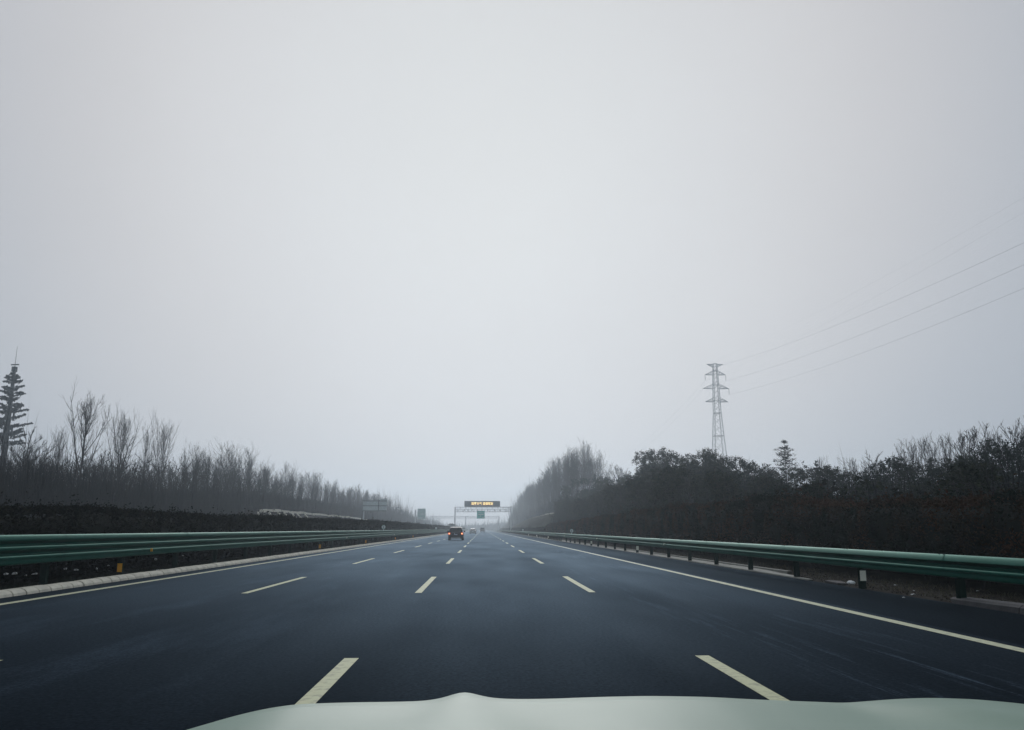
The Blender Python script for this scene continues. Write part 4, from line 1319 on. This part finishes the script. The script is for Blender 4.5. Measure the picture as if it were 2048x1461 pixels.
def car(name, label, loc, W_, L_, Ht, paint, lit, suv=True, rz=0.0):
    t = tag(empty(name, loc, rz), label, 'car')
    w = W_/2; g_ = .19 if suv else .18
    belt = Ht*.60 if suv else Ht*.62
    def lower(y, wf, zb, zt_): return (y, [(0, zb), (w*wf*.86, zb), (w*wf*.97, zb+.12), (w*wf, zb+.38*(zt_-zb)), (w*wf*.985, zb+.70*(zt_-zb)), (w*wf*.94, zt_-.03), (w*wf*.86, zt_), (0, zt_+.01)])
    mb = MB()
    if suv: secs = [lower(0, .90, g_+.12, belt-.10), lower(.06, .97, g_+.02, belt-.02), lower(.35, 1.0, g_, belt), lower(L_*.5, 1.0, g_, belt), lower(L_*.72, 1.0, g_, belt-.02), lower(L_*.93, .97, g_, belt-.13), lower(L_, .86, g_+.1, belt-.25)]
    else: secs = [lower(0, .90, g_+.12, belt-.06), lower(.08, .97, g_+.02, belt), lower(.5, 1.0, g_, belt+.02), lower(L_*.5, 1.0, g_, belt), lower(L_*.72, 1.0, g_, belt-.06), lower(L_*.93, .97, g_, belt-.18), lower(L_, .86, g_+.1, belt-.3)]
    loft(mb, secs); mb.build('body', paint, t, smooth=True, angle=rad(35))
    def cab(y, wf, zt_, inset=0): return (y, [(0, belt-.03), (w*.93*wf, belt-.03), (w*.90*wf, belt+.1), (w*.80*wf, zt_-.10), (w*.70*wf, zt_-.02), (0, zt_)])
    mb = MB()
    if suv: secs = [cab(.16, .97, belt+.1), cab(.30, .97, Ht-.12), cab(.50, 1, Ht-.03), cab(L_*.42, 1, Ht), cab(L_*.55, .98, Ht-.06), cab(L_*.72, .93, belt+.06)]
    else: secs = [cab(.55, .95, belt+.06), cab(1.15, .96, Ht-.08), cab(1.6, 1, Ht), cab(L_*.50, 1, Ht), cab(L_*.58, .97, Ht-.08), cab(L_*.76, .93, belt+.05)]
    loft(mb, secs); mb.build('cabin', paint, t, smooth=True, angle=rad(35))
    # windows, a little proud of the shell
    mb = MB()
    if suv: mb.add([(-w*.74, .175, belt+.08), (w*.74, .175, belt+.08), (w*.66, .255, Ht-.17), (-w*.66, .255, Ht-.17), (-w*.74, .15, belt+.08), (w*.74, .15, belt+.08), (w*.66, .23, Ht-.17), (-w*.66, .23, Ht-.17)], [(4, 5, 6, 7), (0, 3, 2, 1), (0, 1, 5, 4), (2, 3, 7, 6), (1, 2, 6, 5), (0, 4, 7, 3)])
    else: mb.add([(-w*.74, .62, belt+.1), (w*.74, .62, belt+.1), (w*.66, 1.10, Ht-.13), (-w*.66, 1.10, Ht-.13), (-w*.74, .59, belt+.13), (w*.74, .59, belt+.13), (w*.66, 1.07, Ht-.10), (-w*.66, 1.07, Ht-.10)], [(4, 5, 6, 7), (0, 3, 2, 1), (0, 1, 5, 4), (2, 3, 7, 6), (1, 2, 6, 5), (0, 4, 7, 3)])
    mb.build('rear_window', M['glass'], t)
    for s in (-1, 1):
        mb = MB(); y0, y1 = (.55, L_*.62) if suv else (1.0, L_*.64)
        xs0, xs1 = s*w*.915, s*w*.825
        mb.add([(xs0, y0, belt+.08), (xs0, y1+.2, belt+.06), (xs1, y1-.25, Ht-.15), (xs1, y0+.15, Ht-.14)], [(0, 1, 2, 3)])
        mb.build('side_window', M['glass'], t)
        mb = MB(); mb.box(s*w*1.0-.02, s*w*1.0+.02+.0, L_*.655, L_*.655+.05, belt+.02, belt+.08); mb.box(min(s*w*1.02, s*w*1.22), max(s*w*1.02, s*w*1.22), L_*.65, L_*.65+.10, belt+.01, belt+.16, bev=.025)
        mb.build('mirror', M['black'], t)
        mb = MB(); zc = belt-.17 if suv else belt-.16
        mb.box(min(s*w*.72, s*w*.965), max(s*w*.72, s*w*.965), -.02, .16, zc-.09, zc+.12, bev=.02)
        lamp = mb.build('tail_lamp', M['tail'] if lit else M['tail_off'], t)
        if lit: MB().box(min(s*w*.77, s*w*.88), max(s*w*.77, s*w*.88), -.035, -.021, zc-.05, zc+.05).build('bulb', M['tailcore'], lamp)
        for y in (L_*.20, L_*.79): wheel(t, s*(w-.12), y, .36 if suv else .32, .24)
    mb = MB(); mb.box(-w*.93, w*.93, -.06, .10, g_+.06, g_+.42, bev=.05); mb.build('bumper', M['black'] if suv else paint, t)
    MB().box(-w*.62, w*.62, -.085, -.061, g_+.0, g_+.16, bev=.01).build('skid_plate', M['trimgrey'], t) if suv else None
    pl = MB().box(-.22, .22, -.03, -.012, belt-.34, belt-.20).build('number_plate', M['plate'] if suv else M['white'], t)
    if suv:
        mb = MB()                                  # pale characters
        z0 = belt-.325
        mb.add([(-.20, -.032, z0), (-.17, -.032, z0), (-.13, -.032, z0+.16), (-.10, -.032, z0), (-.07, -.032, z0), (-.115, -.032, z0+.20), (-.155, -.032, z0+.20)], [(0, 1, 2, 6), (2, 3, 4, 5), (2, 5, 6)])
        for x in (.0, .06, .12, .18): mb.box(x-.02, x+.02, -.034, -.031, z0+.01, z0+.09)
        mb.build('characters', M['sign_white'], pl)
        MB().box(-w*.66, w*.66, .10, .32, Ht-.10, Ht-.05, bev=.015).build('spoiler', paint, t)
        for s in (-1, 1): MB().tube([(s*w*.66, .6, Ht+.02), (s*w*.66, L_*.5, Ht+.03)], .02, 6).build('roof_rail', M['trimgrey'], t)
        MB().box(-.14, .14, .215, .225, Ht-.26, Ht-.22).build('brake_light', M['tail_off'], t)
    return t
car('suv', 'dark navy hatchback with both tail lamps glowing in the left lane', (-3.26, 101, 0), 1.84, 4.3, 1.60, M['navy'], True)
car('sedan', 'silver saloon farther ahead, half lost in the haze', (-2.75, 236, 0), 1.84, 4.7, 1.46, M['silver'], False, suv=False)
# boxy van
t = tag(empty('van', (-.1, 355, 0)), 'small grey van farthest ahead in the haze', 'van')
mb = MB(); mb.box(-.92, .92, 0, 3.6, .35, 1.95, bev=.08); mb.build('cargo_body', M['vanpaint'], t)
mb = MB(); loft(mb, [(3.6, [(0, .35), (.88, .35), (.9, 1.1), (.8, 1.85), (0, 1.9)]), (4.3, [(0, .35), (.88, .35), (.88, 1.05), (.75, 1.5), (0, 1.55)]), (4.9, [(0, .4), (.8, .4), (.8, .9), (.7, 1.0), (0, 1.02)])]); mb.build('cab', M['vanpaint'], t)
MB().box(-.7, .7, -.02, -.003, 1.3, 1.8).build('rear_window', M['glass'], t)
for s in (-1, 1):
    MB().box(s*.84-.06, s*.84+.06, -.02, -.003, .75, 1.05).build('tail_lamp', M['tail_off'], t)
    for y in (.8, 3.8): wheel(t, s*.8, y, .32, .2)
MB().box(-.9, .9, -.1, -.004, .35, .55, bev=.03).build('bumper', M['black'], t)

# ------------------------------------------------------------------ the car the photo was taken from: its bonnet
sil = [(250, 1500), (370, 1461), (470, 1432), (530, 1418), (590, 1409), (700, 1405.5), (850, 1405), (950, 1402), (1010, 1400), (1120, 1397), (1300, 1392.5), (1420, 1394.5), (1500, 1399), (1600, 1403), (1690, 1406.5), (1745, 1402), (1800, 1398), (1860, 1396), (1950, 1399), (2048, 1408), (2140, 1424)]
CXC = .36
def yfront(x): return 2.02-.20*((x-CXC)/.85)**2
cx_, cz_ = [], []
for u, v in sil:
    y = 1.9
    for _ in range(6):
        q = atY(u, v, y); y = max(1.3, yfront(q.x))
    cx_.append(q.x); cz_.append(q.z)
def zcrest(x):
    return float(np.interp(x, cx_, cz_))
xs_h = np.linspace(cx_[0]-.02, cx_[-1], 150)
zc_s = np.array([zcrest(x) for x in xs_h])
ker = np.array([1, 2, 3, 2, 1.])/9
zc_s = np.convolve(np.pad(zc_s, 2, mode='edge'), ker, 'valid')
car0 = tag(empty('car', (CXC, 0.2, 0)), 'pale green-white bonnet of the car the view looks out from', 'car')
inv = Matrix.Translation(-Vector(car0.location))
XS = cx_[20]+5         # seam between bonnet and wing
def hood_grid(x_lo, x_hi, name, dz=0.0):
    idx = [i for i, x in enumerate(xs_h) if x_lo <= x <= x_hi]
    ts = np.concatenate([np.linspace(0, 1, 26), 1+np.array([.015, .035, .06, .09, .13, .18])])
    V = []
    for t_ in ts:
        for i in idx:
            x = xs_h[i]; yf = yfront(x); zc = zc_s[i]
            y = .85+(yf-.85)*min(t_, 1)
            z = zc+.045*(1-min(t_, 1))+dz
            # raised centre ridge, widening towards the screen
            d = 1-min(t_, 1)
            wr = .048+.26*d
            z += .0185/(1+((x+.040+.02*d)/(wr*1.25))**2)**1.5*(1+.2*d)
            z += .017*(1/(1+math.exp(-(x-(.80+.75*d))/(.012+.03*d)))-.5)*min(1, d*6)
            # shallow hollow either side
            z -= .010*math.exp(-((x-.13-.12*d)/.10)**2)*min(1, d*3+.1)
            if t_ > 1:
                e = t_-1
                y = yf+e*.75
                z -= 3.2*e*e*2.2+e*.35
            V.append((x, y, z))
    m = len(idx); n = len(ts)
    i = (np.arange(n-1)[:, None]*m+np.arange(m-1)[None]).ravel()
    Fc = np.stack([i, i+1, i+m+1, i+m], 1)
    o = link(name, np_mesh(name, np.array(V), Fc, M['hood'], smooth=True), car0); o.matrix_parent_inverse = inv
    return o
hood_grid(-5, XS, 'bonnet')
mb = MB(); mb.box(-.62, 1.34, -.2, 1.62, .25, .74, bev=.06); o = mb.build('body', M['hood'], car0); o.matrix_parent_inverse = inv
mb = MB(); mb.box(-.55, 1.27, 1.62, 1.98, .22, .62, bev=.08); o = mb.build('bumper', M['hood'], car0); o.matrix_parent_inverse = inv
for s in (-1, 1): wheel(car0, s*.84, 1.05, .33, .22)

# ------------------------------------------------------------------ haze
hz = bpy.data.materials.new('haze'); hz.use_nodes = True
ht = hz.node_tree
for n_ in list(ht.nodes): ht.nodes.remove(n_)
ho = ht.nodes.new('ShaderNodeOutputMaterial'); pv = ht.nodes.new('ShaderNodeVolumePrincipled')
pv.inputs['Color'].default_value = (.79, .90, 1.0, 1)
pv.inputs['Density'].default_value = .00105
pv.inputs['Anisotropy'].default_value = .65
ht.links.new(pv.outputs[0], ho.inputs['Volume'])
mb = MB(); mb.box(-900, 900, -85, 1380, -4.0, 66); o = mb.build('haze', hz); tag(o, kind='stuff')
o['label'] = 'pale winter haze over the road'; o['category'] = 'haze'
SC.cycles.volume_bounces = 1
SC.cycles.max_bounces = 5
SC.cycles.diffuse_bounces = 2
SC.cycles.glossy_bounces = 2
SC.cycles.transmission_bounces = 2
SC.cycles.sample_clamp_indirect = 3.0
